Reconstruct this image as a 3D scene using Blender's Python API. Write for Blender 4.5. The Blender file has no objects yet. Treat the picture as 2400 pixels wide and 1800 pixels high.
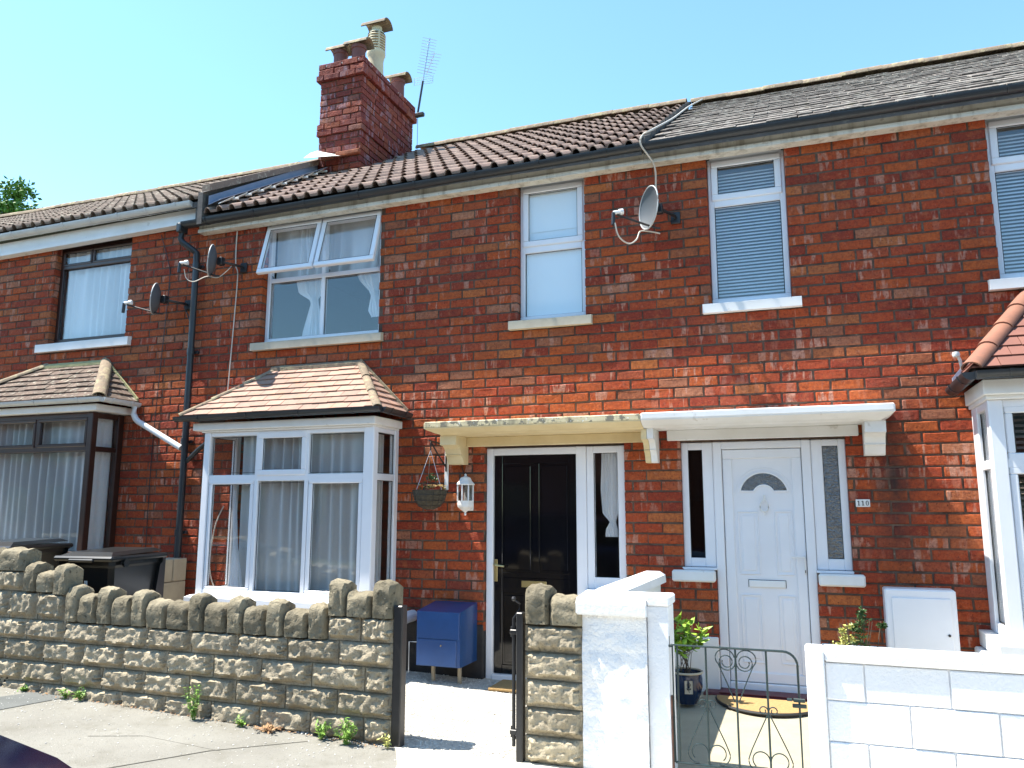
import bpy, bmesh, math, random
from mathutils import Vector, Matrix, noise as mnoise
R = random.Random(7)
rad = math.radians
sc = bpy.context.scene
COL = sc.collection

# ------------------------------------------------------------------ camera
FOC = 1836.0
yaw, pit, rol = rad(-20.257), rad(8.975), rad(.083)
CAM = Vector((0, -6.3217, 1.4458))
fw = Vector((math.sin(yaw)*math.cos(pit), math.cos(yaw)*math.cos(pit), math.sin(pit)))
rt0 = Vector((math.cos(yaw), -math.sin(yaw), 0)); up0 = rt0.cross(fw)
rt = rt0*math.cos(rol)+up0*math.sin(rol); up = up0*math.cos(rol)-rt0*math.sin(rol)
cd = bpy.data.cameras.new('camera'); cam = bpy.data.objects.new('camera', cd); COL.objects.link(cam)
cd.sensor_width = 36; cd.lens = FOC/2400*36; cd.clip_start = .05; cd.clip_end = 2000
M = Matrix((rt, up, -fw)).transposed().to_4x4(); M.translation = CAM
cam.matrix_world = M; sc.camera = cam

# ------------------------------------------------------------------ sky and sun
SUN = Vector((-.507, -.120, 1)).normalized()
elev = math.asin(SUN.z); rot = math.atan2(SUN.x, SUN.y)
w = bpy.data.worlds.new('World'); sc.world = w; w.use_nodes = True
nt = w.node_tree; nt.nodes.clear()
sky = nt.nodes.new('ShaderNodeTexSky'); sky.sky_type = 'NISHITA'; sky.sun_disc = False
sky.sun_elevation = elev; sky.sun_rotation = rot % (2*math.pi)
sky.air_density = 1.0; sky.dust_density = .12; sky.ozone_density = 1.8; sky.altitude = 0
bg = nt.nodes.new('ShaderNodeBackground'); bg.inputs[1].default_value = .15
wo = nt.nodes.new('ShaderNodeOutputWorld')
tn = nt.nodes.new('ShaderNodeMix'); tn.data_type = 'RGBA'; tn.blend_type = 'MULTIPLY'; tn.inputs[0].default_value = 1; tn.inputs[7].default_value = (.78, .97, .95, 1)
nt.links.new(sky.outputs[0], tn.inputs[6]); nt.links.new(tn.outputs[2], bg.inputs[0]); nt.links.new(bg.outputs[0], wo.inputs[0])
sl = bpy.data.lights.new('sun', 'SUN'); sl.energy = 5.0; sl.angle = rad(.53); sl.color = (1, .94, .84)
so = bpy.data.objects.new('sun', sl); COL.objects.link(so)
so.rotation_euler = SUN.to_track_quat('Z', 'Y').to_euler(); so.location = (-6, -4, 14)
vs = sc.view_settings; vs.view_transform = 'Standard'; vs.look = 'None'; vs.gamma = 1; vs.use_curve_mapping = False
vs.exposure = 1.42
try:
    sc.display_settings.display_device = 'sRGB'
    sc.cycles.max_bounces = 8; sc.cycles.transparent_max_bounces = 24
except Exception: pass

# ------------------------------------------------------------------ materials
def newmat(name):
    m = bpy.data.materials.new(name); m.use_nodes = True
    n = m.node_tree; n.nodes.clear()
    o = n.nodes.new('ShaderNodeOutputMaterial'); b = n.nodes.new('ShaderNodeBsdfPrincipled')
    n.links.new(b.outputs[0], o.inputs[0])
    return m, n, b, o
def nd(n, t, **k):
    x = n.nodes.new('ShaderNode'+t)
    for a, v in k.items(): setattr(x, a, v)
    return x
def mixc(n, fac, a, b, mode='MIX'):
    x = n.nodes.new('ShaderNodeMix'); x.data_type = 'RGBA'; x.blend_type = mode
    for i, v in ((0, fac), (6, a), (7, b)):
        if hasattr(v, 'is_output') or isinstance(v, bpy.types.NodeSocket): n.links.new(v, x.inputs[i])
        elif i == 0: x.inputs[0].default_value = v
        else: x.inputs[i].default_value = (*v, 1)
    return x.outputs[2]
def noise(n, vec, scale, detail=4, rough=.6, dist=0):
    x = nd(n, 'TexNoise'); x.inputs['Scale'].default_value = scale; x.inputs['Detail'].default_value = detail
    x.inputs['Roughness'].default_value = rough; x.inputs['Distortion'].default_value = dist
    n.links.new(vec, x.inputs['Vector']); return x.outputs[0]
def ramp(n, fac, stops, interp='LINEAR'):
    x = nd(n, 'ValToRGB'); cr = x.color_ramp; cr.interpolation = interp
    while len(cr.elements) < len(stops): cr.elements.new(.5)
    for e, (p, c) in zip(cr.elements, stops):
        e.position = p; e.color = (c, c, c, 1) if isinstance(c, (int, float)) else (*c, 1)
    n.links.new(fac, x.inputs[0]); return x.outputs[0]
def bump(n, b, h, strength, dist):
    x = nd(n, 'Bump'); x.inputs['Strength'].default_value = strength; x.inputs['Distance'].default_value = dist
    n.links.new(h, x.inputs['Height']); n.links.new(x.outputs[0], b.inputs['Normal'])
def vmul(n, vec, s):
    x = nd(n, 'VectorMath', operation='MULTIPLY'); n.links.new(vec, x.inputs[0]); x.inputs[1].default_value = s
    return x.outputs[0]
def pm(name, c1, c2=None, scale=6, rough=.6, bs=40, bst=.2, bd=.003, metallic=0, spots=None, rnd=0, spec=.5, streak=None):
    m, n, b, o = newmat(name)
    pos = nd(n, 'NewGeometry').outputs['Position']
    c2 = c2 or tuple(v*.8 for v in c1)
    col = mixc(n, ramp(n, noise(n, pos, scale), [(.3, 0), (.7, 1)]), c1, c2)
    if streak:
        sv = vmul(n, pos, (14, 14, .8)); col = mixc(n, ramp(n, noise(n, sv, 1, 3), [(.52, 0), (.75, streak[1])]), col, streak[0])
    if spots:
        for (sc_, lo, hi, c, amt) in spots:
            col = mixc(n, ramp(n, noise(n, pos, sc_, 3), [(lo, 0), (hi, amt)]), col, c)
    if rnd:
        oi = nd(n, 'ObjectInfo').outputs['Random']
        hs = nd(n, 'HueSaturation'); mr = nd(n, 'MapRange'); n.links.new(oi, mr.inputs[0])
        mr.inputs[3].default_value = 1-rnd; mr.inputs[4].default_value = 1+rnd
        n.links.new(mr.outputs[0], hs.inputs['Value']); n.links.new(col, hs.inputs['Color']); col = hs.outputs[0]
    n.links.new(col, b.inputs['Base Color'])
    b.inputs['Roughness'].default_value = rough; b.inputs['Metallic'].default_value = metallic
    b.inputs['Specular IOR Level'].default_value = spec
    if bst: bump(n, b, noise(n, pos, bs, 5, .65), bst, bd)
    return m
def brick_mat(name, use_attr, tint=None):
    m, n, b, o = newmat(name)
    g = nd(n, 'NewGeometry'); pos = g.outputs['Position']
    if use_attr: r = nd(n, 'Attribute', attribute_name='rnd').outputs['Fac']
    else: r = nd(n, 'ObjectInfo').outputs['Random']
    col = ramp(n, r, [(0, (.24, .036, .018)), (.18, (.32, .046, .018)), (.4, (.39, .062, .019)), (.58, (.43, .080, .020)), (.72, (.46, .104, .023)),
                      (.84, (.33, .060, .028)), (.91, (.50, .150, .040)), (.955, (.27, .09, .045)), (1, (.46, .20, .11))])
    # second random per brick
    wn = nd(n, 'TexWhiteNoise', noise_dimensions='1D'); n.links.new(r, wn.inputs['W']); r2 = wn.outputs['Value']
    # pale kiss marks: upright bands on some bricks
    sv = vmul(n, pos, (16, 16, 3.2)); k = ramp(n, noise(n, sv, 1, 3, .6), [(.53, 0), (.585, 1)])
    mk = nd(n, 'Math', operation='MULTIPLY'); n.links.new(k, mk.inputs[0])
    n.links.new(ramp(n, r2, [(.45, 0), (.80, .85)]), mk.inputs[1])
    col = mixc(n, mk.outputs[0], col, (.52, .27, .19))
    # grime patches and fine mottling
    col = mixc(n, ramp(n, noise(n, pos, 2.2, 5, .7), [(.48, 0), (.75, .5)]), col, (.15, .050, .033))
    col = mixc(n, ramp(n, noise(n, pos, 38, 5, .75), [(.34, .62), (.60, 0)]), col, (.10, .020, .014))
    col = mixc(n, ramp(n, noise(n, pos, 24, 3, .6), [(.62, 0), (.74, .45)]), col, (.42, .20, .13))
    col = mixc(n, ramp(n, noise(n, pos, 130, 3, .6), [(.56, 0), (.72, .4)]), col, (.46, .17, .09))
    col = mixc(n, ramp(n, noise(n, pos, 70, 2, .5), [(.28, .85), (.36, 0)]), col, (.05, .015, .01))
    col = mixc(n, ramp(n, noise(n, pos, 11, 4, .7), [(.52, 0), (.70, .45)]), col, (.46, .13, .045))
    # sooty run-off beside the white canopy and damp under the sills
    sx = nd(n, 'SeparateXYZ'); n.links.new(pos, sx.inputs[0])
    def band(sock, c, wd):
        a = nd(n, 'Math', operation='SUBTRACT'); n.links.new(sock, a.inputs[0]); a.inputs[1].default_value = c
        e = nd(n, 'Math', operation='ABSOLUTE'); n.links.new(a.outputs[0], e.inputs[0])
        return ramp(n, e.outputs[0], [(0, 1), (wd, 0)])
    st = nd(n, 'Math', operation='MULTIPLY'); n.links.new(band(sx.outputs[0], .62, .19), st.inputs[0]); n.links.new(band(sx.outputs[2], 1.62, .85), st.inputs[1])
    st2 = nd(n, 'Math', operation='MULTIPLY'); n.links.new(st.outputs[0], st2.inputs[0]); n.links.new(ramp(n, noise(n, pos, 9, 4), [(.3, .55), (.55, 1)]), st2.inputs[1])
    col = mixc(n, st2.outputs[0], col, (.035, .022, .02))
    if tint: col = mixc(n, 1.0, col, tint, 'MULTIPLY')
    n.links.new(col, b.inputs['Base Color']); b.inputs['Roughness'].default_value = .85; b.inputs['Specular IOR Level'].default_value = .25
    h = nd(n, 'Math', operation='ADD'); n.links.new(noise(n, pos, 45, 5, .7), h.inputs[0]); n.links.new(noise(n, pos, 14, 2, .5), h.inputs[1])
    bump(n, b, h.outputs[0], .9, .010)
    return m
def glass_mat(name, tint=(1, 1, 1), boost=1.0, rough=0, bumpy=None):
    m = bpy.data.materials.new(name); m.use_nodes = True; n = m.node_tree; n.nodes.clear()
    o = nd(n, 'OutputMaterial'); t = nd(n, 'BsdfTransparent'); gl = nd(n, 'BsdfGlossy'); mx = nd(n, 'MixShader')
    t.inputs[0].default_value = (*tint, 1); gl.inputs['Roughness'].default_value = rough
    fr = nd(n, 'LayerWeight'); fr.inputs[0].default_value = .5; pw = nd(n, 'Math', operation='POWER'); pw.inputs[1].default_value = 5; n.links.new(fr.outputs['Facing'], pw.inputs[0])
    ml = nd(n, 'Math', operation='MULTIPLY_ADD'); ml.use_clamp = True; ml.inputs[1].default_value = .9; ml.inputs[2].default_value = .045*boost
    n.links.new(pw.outputs[0], ml.inputs[0]); n.links.new(ml.outputs[0], mx.inputs[0])
    n.links.new(t.outputs[0], mx.inputs[1]); n.links.new(gl.outputs[0], mx.inputs[2]); n.links.new(mx.outputs[0], o.inputs[0])
    pos = nd(n, 'NewGeometry').outputs['Position']
    x = nd(n, 'Bump'); x.inputs['Strength'].default_value = .06 if not bumpy else bumpy; x.inputs['Distance'].default_value = .01
    n.links.new(noise(n, pos, 3 if not bumpy else 60, 2), x.inputs['Height'])
    n.links.new(x.outputs[0], gl.inputs['Normal']); n.links.new(x.outputs[0], fr.inputs['Normal'])
    return m
def cloth_mat(name, c, trans=.25, transp=.25):
    m = bpy.data.materials.new(name); m.use_nodes = True; n = m.node_tree; n.nodes.clear()
    o = nd(n, 'OutputMaterial'); d = nd(n, 'BsdfDiffuse'); t = nd(n, 'BsdfTranslucent'); tr = nd(n, 'BsdfTransparent')
    d.inputs[0].default_value = (*c, 1); t.inputs[0].default_value = (*c, 1)
    a = nd(n, 'MixShader'); a.inputs[0].default_value = trans; b = nd(n, 'MixShader')
    pos = nd(n, 'NewGeometry').outputs['Position']
    lw = nd(n, 'LayerWeight'); lw.inputs[0].default_value = .5
    n.links.new(ramp(n, lw.outputs['Facing'], [(0, transp), (.75, 0)]), b.inputs[0])
    n.links.new(d.outputs[0], a.inputs[1]); n.links.new(t.outputs[0], a.inputs[2])
    n.links.new(a.outputs[0], b.inputs[1]); n.links.new(tr.outputs[0], b.inputs[2]); n.links.new(b.outputs[0], o.inputs[0])
    return m
BR = brick_mat('brick_red', False); BRS = brick_mat('brick_red_far', True); BRC = brick_mat('brick_chimney', True, (.66, .78, 1.25))
MORTAR = pm('mortar', (.085, .052, .040), (.16, .115, .085), 14, .95, 70, 1, .010, spec=.1, spots=[(6, .55, .68, (.045, .032, .028), .7), (40, .66, .72, (.34, .29, .22), .6)])
UPVC = pm('white_upvc', (.80, .81, .84), (.74, .75, .78), 2, .32, 8, .02, .001)
PAINT = pm('white_paint', (.80, .80, .79), (.70, .69, .66), 3, .6, 30, .15, .003, spots=[(9, .66, .72, (.45, .42, .36), .5)])
FASC = pm('weathered_white_board', (.72, .70, .62), (.56, .53, .45), 7, .7, 30, .3, .003, streak=((.26, .22, .16), .75), spots=[(22, .62, .7, (.3, .26, .2), .6)])
RENDER = pm('white_rough_render', (.86, .86, .86), (.80, .80, .80), 4, .8, 26, .9, .02, spots=[(30, .70, .76, (.45, .43, .42), .5)])
WBLOCK = pm('white_painted_block', (.84, .845, .86), (.78, .78, .79), 3, .75, 50, .9, .006, spots=[(36, .70, .74, (.5, .48, .46), .5)])
BROWN = pm('brown_wood_stain', (.045, .018, .012), (.028, .012, .009), 6, .35, 30, .05, .001)
STONESILL = pm('cream_stone_sill', (.52, .46, .35), (.42, .37, .28), 9, .8, 60, .3, .003)
CREAM = pm('cream_masonry_paint', (.72, .60, .36), (.62, .50, .28), 5, .7, 40, .2, .003)
CREAMW = pm('cream_paint_lichened', (.70, .60, .38), (.58, .48, .28), 5, .75, 40, .5, .006, streak=((.10, .09, .06), .95), spots=[(18, .52, .58, (.17, .155, .115), .9), (34, .63, .66, (.8, .8, .74), .8)])
BLACKP = pm('black_plastic', (.017, .021, .026), (.024, .029, .034), 5, .38, 30, .05, .001)
BLACKG = pm('black_gloss_paint', (.004, .004, .005), (.006, .006, .008), 5, .07, 12, .06, .002)
BLACKM = pm('black_metal', (.012, .012, .014), (.02, .02, .022), 8, .4, 60, .2, .002)
PLINTH = pm('black_bitumen_paint', (.014, .013, .014), (.03, .027, .026), 8, .75, 25, .6, .01)
GREYP = pm('pale_grey_plastic', (.55, .56, .55), (.46, .47, .46), 5, .4, 30, .05, .001)
BRASS = pm('brass', (.62, .50, .24), (.5, .4, .18), 10, .3, 40, .05, .001, metallic=.8)
CHROME = pm('chrome', (.8, .8, .82), (.7, .7, .72), 10, .15, 40, .0, .001, metallic=1)
BLUE = pm('blue_gloss_paint', (.014, .062, .20), (.012, .05, .16), 6, .28, 30, .08, .002)
GLAZED = pm('dark_blue_glaze', (.010, .025, .07), (.006, .014, .04), 9, .12, 30, .05, .001)
IRON = pm('dark_green_ironwork', (.008, .028, .028), (.012, .026, .03), 30, .5, 90, .2, .001)
RUST = pm('rusty_iron', (.12, .05, .03), (.05, .03, .025), 30, .8, 90, .4, .002)
MAROON = pm('maroon_step_paint', (.13, .018, .025), (.09, .014, .02), 6, .5, 30, .2, .003)
STONE = pm('tan_rockfaced_stone', (.44, .375, .27), (.33, .28, .20), 7, .95, 60, 1, .012, rnd=.16, spots=[(20, .55, .7, (.50, .42, .28), .5), (70, .56, .66, (.16, .135, .10), .65), (5, .6, .8, (.24, .20, .15), .6)], spec=.1)
STONEC = pm('lichened_cap_stone', (.15, .13, .09), (.29, .25, .175), 8, .95, 45, .9, .014, rnd=.2, spots=[(26, .60, .68, (.05, .045, .035), .8), (55, .70, .75, (.55, .52, .40), .8)], spec=.1)
STONEM = pm('stone_wall_mortar', (.27, .235, .16), (.18, .155, .11), 20, .95, 60, .6, .006, spec=.1)
PAVE = pm('pavement_tarmac', (.255, .245, .215), (.205, .195, .17), 1.6, .92, 110, .9, .008, spots=[(60, .68, .72, (.70, .67, .6), .7), (3.5, .50, .70, (.165, .155, .125), .6), (90, .62, .67, (.11, .11, .10), .7), (14, .6, .7, (.19, .18, .15), .5)], spec=.15)
TRENCH = pm('dark_tarmac_strip', (.14, .145, .138), (.11, .115, .11), 5, .92, 120, .7, .006, spots=[(60, .66, .72, (.5, .5, .47), .6)], spec=.15)
ROAD = pm('road_asphalt', (.06, .06, .06), (.05, .05, .05), 3, .9, 120, .6, .006)
APRON = pm('pale_concrete_apron', (.62, .60, .52), (.54, .52, .45), 4, .9, 90, .3, .004, spots=[(40, .66, .72, (.36, .33, .28), .5)])
CONC = pm('tan_concrete', (.36, .325, .235), (.30, .27, .195), 5, .9, 90, .4, .004, spots=[(30, .66, .72, (.2, .18, .13), .5)])
CHIP = pm('pale_chippings', (.60, .57, .50), (.40, .37, .32), 30, .9, 120, .8, .012, spots=[(55, .6, .66, (.24, .22, .2), .6)])
PEB = pm('pale_stone_chip', (.72, .70, .64), (.40, .37, .33), 40, .85, 90, .2, .002)
TILE2 = pm('brown_concrete_tile', (.30, .215, .17), (.21, .15, .125), 4, .9, 60, .5, .004, rnd=.18, spots=[(24, .62, .68, (.42, .36, .27), .8), (8, .6, .75, (.06, .05, .045), .5)], spec=.15)
TILE1 = pm('weathered_concrete_tile', (.22, .17, .135), (.15, .12, .10), 4, .9, 60, .6, .004, rnd=.2, spots=[(20, .56, .66, (.36, .33, .26), .75)], spec=.15)
TILE3 = pm('grey_lichened_plain_tile', (.17, .145, .13), (.11, .10, .09), 6, .9, 60, .7, .006, rnd=.3, spots=[(15, .50, .60, (.31, .29, .255), .75), (9, .6, .68, (.09, .08, .05), .8)], spec=.15)
TILEB = pm('sandy_clay_tile', (.35, .215, .16), (.27, .165, .125), 8, .85, 50, .3, .004, rnd=.14, spots=[(7, .55, .75, (.42, .19, .10), .7), (25, .62, .7, (.20, .15, .11), .5)])
TILEM = pm('mossy_brown_tile', (.15, .10, .075), (.10, .072, .056), 9, .95, 40, .9, .012, rnd=.2, spots=[(24, .56, .66, (.36, .33, .26), .7), (11, .55, .7, (.09, .07, .045), .7)])
TILER = pm('smooth_red_clay_tile', (.22, .088, .062), (.18, .072, .053), 6, .7, 40, .2, .003, rnd=.1)
CLAYR = pm('terracotta', (.26, .11, .065), (.20, .085, .055), 7, .8, 40, .3, .004, rnd=.1, spots=[(12, .58, .7, (.16, .08, .055), .6)])
RIDGE = pm('lichened_ridge_tile', (.25, .18, .12), (.17, .135, .095), 7, .95, 40, .8, .01, rnd=.2, spots=[(12, .5, .62, (.34, .29, .17), .8), (20, .6, .66, (.10, .09, .07), .8)])
BUFF = pm('buff_clay', (.56, .48, .33), (.48, .41, .28), 8, .8, 40, .2, .003)
POTDARK = pm('dark_red_chimney_clay', (.17, .06, .05), (.12, .05, .045), 7, .8, 40, .3, .004)
LEAD = pm('blue_grey_lead', (.20, .235, .31), (.25, .28, .36), 6, .85, 30, .2, .003)
LEADE = pm('white_mortar_fillet', (.75, .73, .68), (.6, .58, .52), 12, .9, 50, .6, .006)
GABLE = pm('grey_rendered_verge', (.11, .10, .095), (.07, .065, .06), 9, .9, 40, .4, .006, spots=[(28, .6, .7, (.22, .2, .16), .5)])
SHADEIN = pm('interior_plaster', (.22, .20, .17), (.2, .18, .15), 2, .9, 10, 0)
NET = cloth_mat('net_curtain', (.76, .78, .77), .15, .42)
NETT = cloth_mat('white_cloth', (.84, .86, .88), .12, .16)
FROST = pm('white_backing', (.82, .88, .90), (.80, .86, .88), 3, .6, 30, 0)
BLIND = pm('pale_blind_slat', (.72, .73, .75), (.66, .68, .70), 3, .5, 30, 0)
BLINDB = pm('brown_blind_slat', (.22, .17, .14), (.18, .14, .12), 3, .6, 30, 0)
GLASS = glass_mat('window_glass', (.985, .99, .99), 1.6)
GLASSD = glass_mat('dark_glass', (.35, .36, .36), 1.3, .02)
OBSC = glass_mat('patterned_glass', (.28, .29, .28), 5.0, .06, 1)
LEAF = pm('bright_leaf', (.30, .46, .04), (.20, .36, .035), 30, .55, 30, .1, .002)
LEAFD = pm('dark_leaf', (.045, .10, .02), (.03, .07, .015), 20, .5, 30, .1, .002)
LEAFY = pm('yellow_leaf', (.55, .52, .16), (.42, .44, .12), 20, .5, 30, .1, .002)
TREEL = pm('tree_leaf', (.06, .15, .015), (.12, .24, .025), 1.2, .6, 30, .0, .002)
WEEDL = pm('weed_leaf', (.12, .25, .03), (.20, .34, .05), 30, .6, 30, .1, .002)
DRYL = pm('dry_leaf', (.30, .14, .07), (.40, .26, .12), 30, .8, 30, .1, .002)
BARK = pm('bark', (.10, .075, .05), (.07, .05, .035), 20, .9, 40, .5, .006)
SOIL = pm('soil', (.05, .035, .025), (.07, .05, .035), 30, .95, 60, .8, .01)
COIR = pm('coir_mat', (.42, .27, .11), (.32, .20, .08), 40, .98, 160, .9, .008)
RUBBER = pm('rubber', (.025, .025, .027), (.02, .02, .02), 8, .7, 60, .1, .001)
BINP = pm('bin_plastic', (.006, .007, .008), (.010, .011, .012), 5, .3, 30, .05, .001)
CARP = pm('dark_blue_car_paint', (.006, .007, .022), (.005, .006, .018), 3, .12, 3, .0, .001)
PALEBLK = pm('pale_concrete_block', (.40, .34, .24), (.33, .28, .2), 8, .9, 50, .4, .005)
DISHG = pm('grey_dish_mesh', (.10, .115, .13), (.09, .10, .115), 8, .5, 60, .0)
DISHL = pm('light_grey_dish', (.42, .43, .42), (.38, .39, .38), 8, .5, 60, .0)
ALU = pm('aluminium', (.5, .5, .5), (.4, .4, .4), 8, .35, 60, .0, metallic=.8)
CABLEW = pm('off_white_cable', (.62, .56, .48), (.5, .45, .38), 8, .6, 60, .0)
INK = pm('black_ink', (.01, .01, .012), (.01, .01, .012), 8, .6, 60, .0)
PETAL = pm('orange_petal', (.75, .38, .10), (.8, .62, .3), 60, .6, 60, .0)
WIRE = pm('basket_liner', (.05, .04, .025), (.09, .075, .05), 60, .95, 120, .8, .01)

# ------------------------------------------------------------------ mesh helpers
class MB:
    def __init__(s): s.v = []; s.f = []; s.a = []
    def add(s, vs_, fs, a=0.0):
        o = len(s.v); s.v += [tuple(p) for p in vs_]; s.f += [tuple(i+o for i in q) for q in fs]; s.a += [a]*len(vs_); return s
    def box(s, x0, x1, y0, y1, z0, z1, c=0.0, a=0.0):
        if x0 > x1: x0, x1 = x1, x0
        if y0 > y1: y0, y1 = y1, y0
        if z0 > z1: z0, z1 = z1, z0
        if c <= 0:
            v = [(x0,y0,z0),(x1,y0,z0),(x1,y1,z0),(x0,y1,z0),(x0,y0,z1),(x1,y0,z1),(x1,y1,z1),(x0,y1,z1)]
            return s.add(v, [(0,3,2,1),(4,5,6,7),(0,1,5,4),(1,2,6,5),(2,3,7,6),(3,0,4,7)], a)
        c = min(c, (x1-x0)*.45, (y1-y0)*.45, (z1-z0)*.45)
        v = []; idx = {}
        for ix in (0, 1):
            for iy in (0, 1):
                for iz in (0, 1):
                    X = (x0, x1)[ix]; Y = (y0, y1)[iy]; Z = (z0, z1)[iz]
                    dx = c*(1-2*ix); dy = c*(1-2*iy); dz = c*(1-2*iz)
                    idx[ix,iy,iz,0] = len(v); v.append((X, Y+dy, Z+dz))
                    idx[ix,iy,iz,1] = len(v); v.append((X+dx, Y, Z+dz))
                    idx[ix,iy,iz,2] = len(v); v.append((X+dx, Y+dy, Z))
        f = []
        for ix in (0, 1):
            q = [idx[ix,0,0,0], idx[ix,1,0,0], idx[ix,1,1,0], idx[ix,0,1,0]]; f.append(q if ix else q[::-1])
            q = [idx[0,ix,0,1], idx[0,ix,1,1], idx[1,ix,1,1], idx[1,ix,0,1]]; f.append(q if ix else q[::-1])
            q = [idx[0,0,ix,2], idx[1,0,ix,2], idx[1,1,ix,2], idx[0,1,ix,2]]; f.append(q if ix else q[::-1])
        for a_ in (0, 1):
            for b_ in (0, 1):
                f.append([idx[a_,b_,0,0], idx[a_,b_,1,0], idx[a_,b_,1,1], idx[a_,b_,0,1]])
                f.append([idx[a_,0,b_,0], idx[a_,1,b_,0], idx[a_,1,b_,2], idx[a_,0,b_,2]])
                f.append([idx[0,a_,b_,1], idx[1,a_,b_,1], idx[1,a_,b_,2], idx[0,a_,b_,2]])
                for c_ in (0, 1): f.append([idx[a_,b_,c_,0], idx[a_,b_,c_,1], idx[a_,b_,c_,2]])
        return s.add(v, f, a)
    def tube(s, pts, r, n=8, cap=True, r2=None):
        pts = [Vector(p) for p in pts]; k = len(pts); rings = []
        for i, p in enumerate(pts):
            d = (pts[min(i+1, k-1)]-pts[max(i-1, 0)])
            d = d.normalized() if d.length > 1e-9 else Vector((0, 0, 1))
            u = d.cross(Vector((0, 0, 1)))
            if u.length < .05: u = d.cross(Vector((0, 1, 0)))
            u.normalize(); v2 = d.cross(u)
            rr = r if r2 is None else r+(r2-r)*i/(k-1)
            rings.append([p+u*rr*math.cos(2*math.pi*j/n)+v2*rr*math.sin(2*math.pi*j/n) for j in range(n)])
        v = [q for ring in rings for q in ring]; f = []
        for i in range(k-1):
            for j in range(n): f.append((i*n+j, i*n+(j+1) % n, (i+1)*n+(j+1) % n, (i+1)*n+j))
        if cap: f.append(tuple(range(n-1, -1, -1))); f.append(tuple((k-1)*n+j for j in range(n)))
        return s.add(v, f)
    def lathe(s, prof, cx, cy, n=16, sy=1.0, a0=0, a1=2*math.pi):
        full = abs(a1-a0-2*math.pi) < 1e-6; m = n if full else n+1
        v = [(cx+r*math.cos(a0+(a1-a0)*j/n), cy+sy*r*math.sin(a0+(a1-a0)*j/n), z) for r, z in prof for j in range(m)]; f = []
        for i in range(len(prof)-1):
            for j in range(n):
                jj = (j+1) % m; f.append((i*m+j, i*m+jj, (i+1)*m+jj, (i+1)*m+j))
        return s.add(v, f)
    def prismx(s, prof, x0, x1):   # profile of (y,z), extruded along x
        k = len(prof); v = [(x0, y, z) for y, z in prof]+[(x1, y, z) for y, z in prof]
        f = [(i, (i+1) % k, k+(i+1) % k, k+i) for i in range(k)]+[tuple(range(k-1, -1, -1)), tuple(range(k, 2*k))]
        return s.add(v, f)
    def poly(s, p, t):             # flat polygon given by 3-D points, thickened by vector t
        k = len(p); t = Vector(t); v = [Vector(q) for q in p]+[Vector(q)+t for q in p]
        f = [tuple(range(k)), tuple(range(2*k-1, k-1, -1))]+[(i, k+i, k+(i+1) % k, (i+1) % k) for i in range(k)]
        return s.add(v, f)
    def mesh(s, name, mat, off=(0, 0, 0), smooth=False, attr=False):
        o = Vector(off); me = bpy.data.meshes.new(name)
        me.from_pydata([(p[0]-o.x, p[1]-o.y, p[2]-o.z) for p in s.v], [], s.f)
        bm = bmesh.new(); bm.from_mesh(me); bmesh.ops.recalc_face_normals(bm, faces=bm.faces); bm.to_mesh(me); bm.free()
        me.materials.append(mat)
        if attr:
            at = me.attributes.new('rnd', 'FLOAT', 'POINT'); at.data.foreach_set('value', s.a)
        if smooth:
            me.polygons.foreach_set('use_smooth', [True]*len(me.polygons))
            try: me.set_sharp_from_angle(angle=rad(40))
            except Exception: pass
        return me
    def build(s, name, mat, parent=None, smooth=False, attr=False, **kw):
        base = base_of(parent) if parent else kw.get('base')
        if base is None:
            xs = [p[0] for p in s.v]; ys = [p[1] for p in s.v]; zs = [p[2] for p in s.v]
            base = ((min(xs)+max(xs))/2, (min(ys)+max(ys))/2, min(zs))
        me = s.mesh(name, mat, base, smooth, attr)
        ob = bpy.data.objects.new(name, me); COL.objects.link(ob)
        if parent: ob.parent = parent
        else: ob.location = base
        tag(ob, kw.get('label'), kw.get('cat'), kw.get('group'), kw.get('kind'))
        return ob
BASE = {}
def base_of(o):
    b = Vector((0, 0, 0))
    while o: b = b+o.location; o = o.parent
    return b
def tag(o, label=None, cat=None, group=None, kind=None):
    for k, v in (('label', label), ('category', cat), ('group', group), ('kind', kind)):
        if v: o[k] = v
    return o
def thing(name, label, cat, loc, group=None):
    o = bpy.data.objects.new(name, None); COL.objects.link(o); o.location = loc; o.empty_display_size = .1
    return tag(o, label, cat, group)
def inst(name, me, parent, loc, rot=(0, 0, 0), scale=(1, 1, 1)):
    o = bpy.data.objects.new(name, me); COL.objects.link(o); o.parent = parent
    o.location = Vector(loc)-base_of(parent); o.rotation_euler = rot; o.scale = scale; return o
def seen(p, m=0):
    d = Vector(p)-CAM; z = d.dot(fw)
    if z < .1: return False
    u = 1200+FOC*d.dot(rt)/z; v = 900-FOC*d.dot(up)/z
    return -m < u < 2400+m and -m < v < 1800+m
def gz(x, y):
    s_ = .031*max(0, min(7, -2.4-x))
    if y < -1.8: return s_
    t = min(1, (y+1.8)/1.7)
    return s_+t*(.09 if x > -1.1 else .03)

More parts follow.
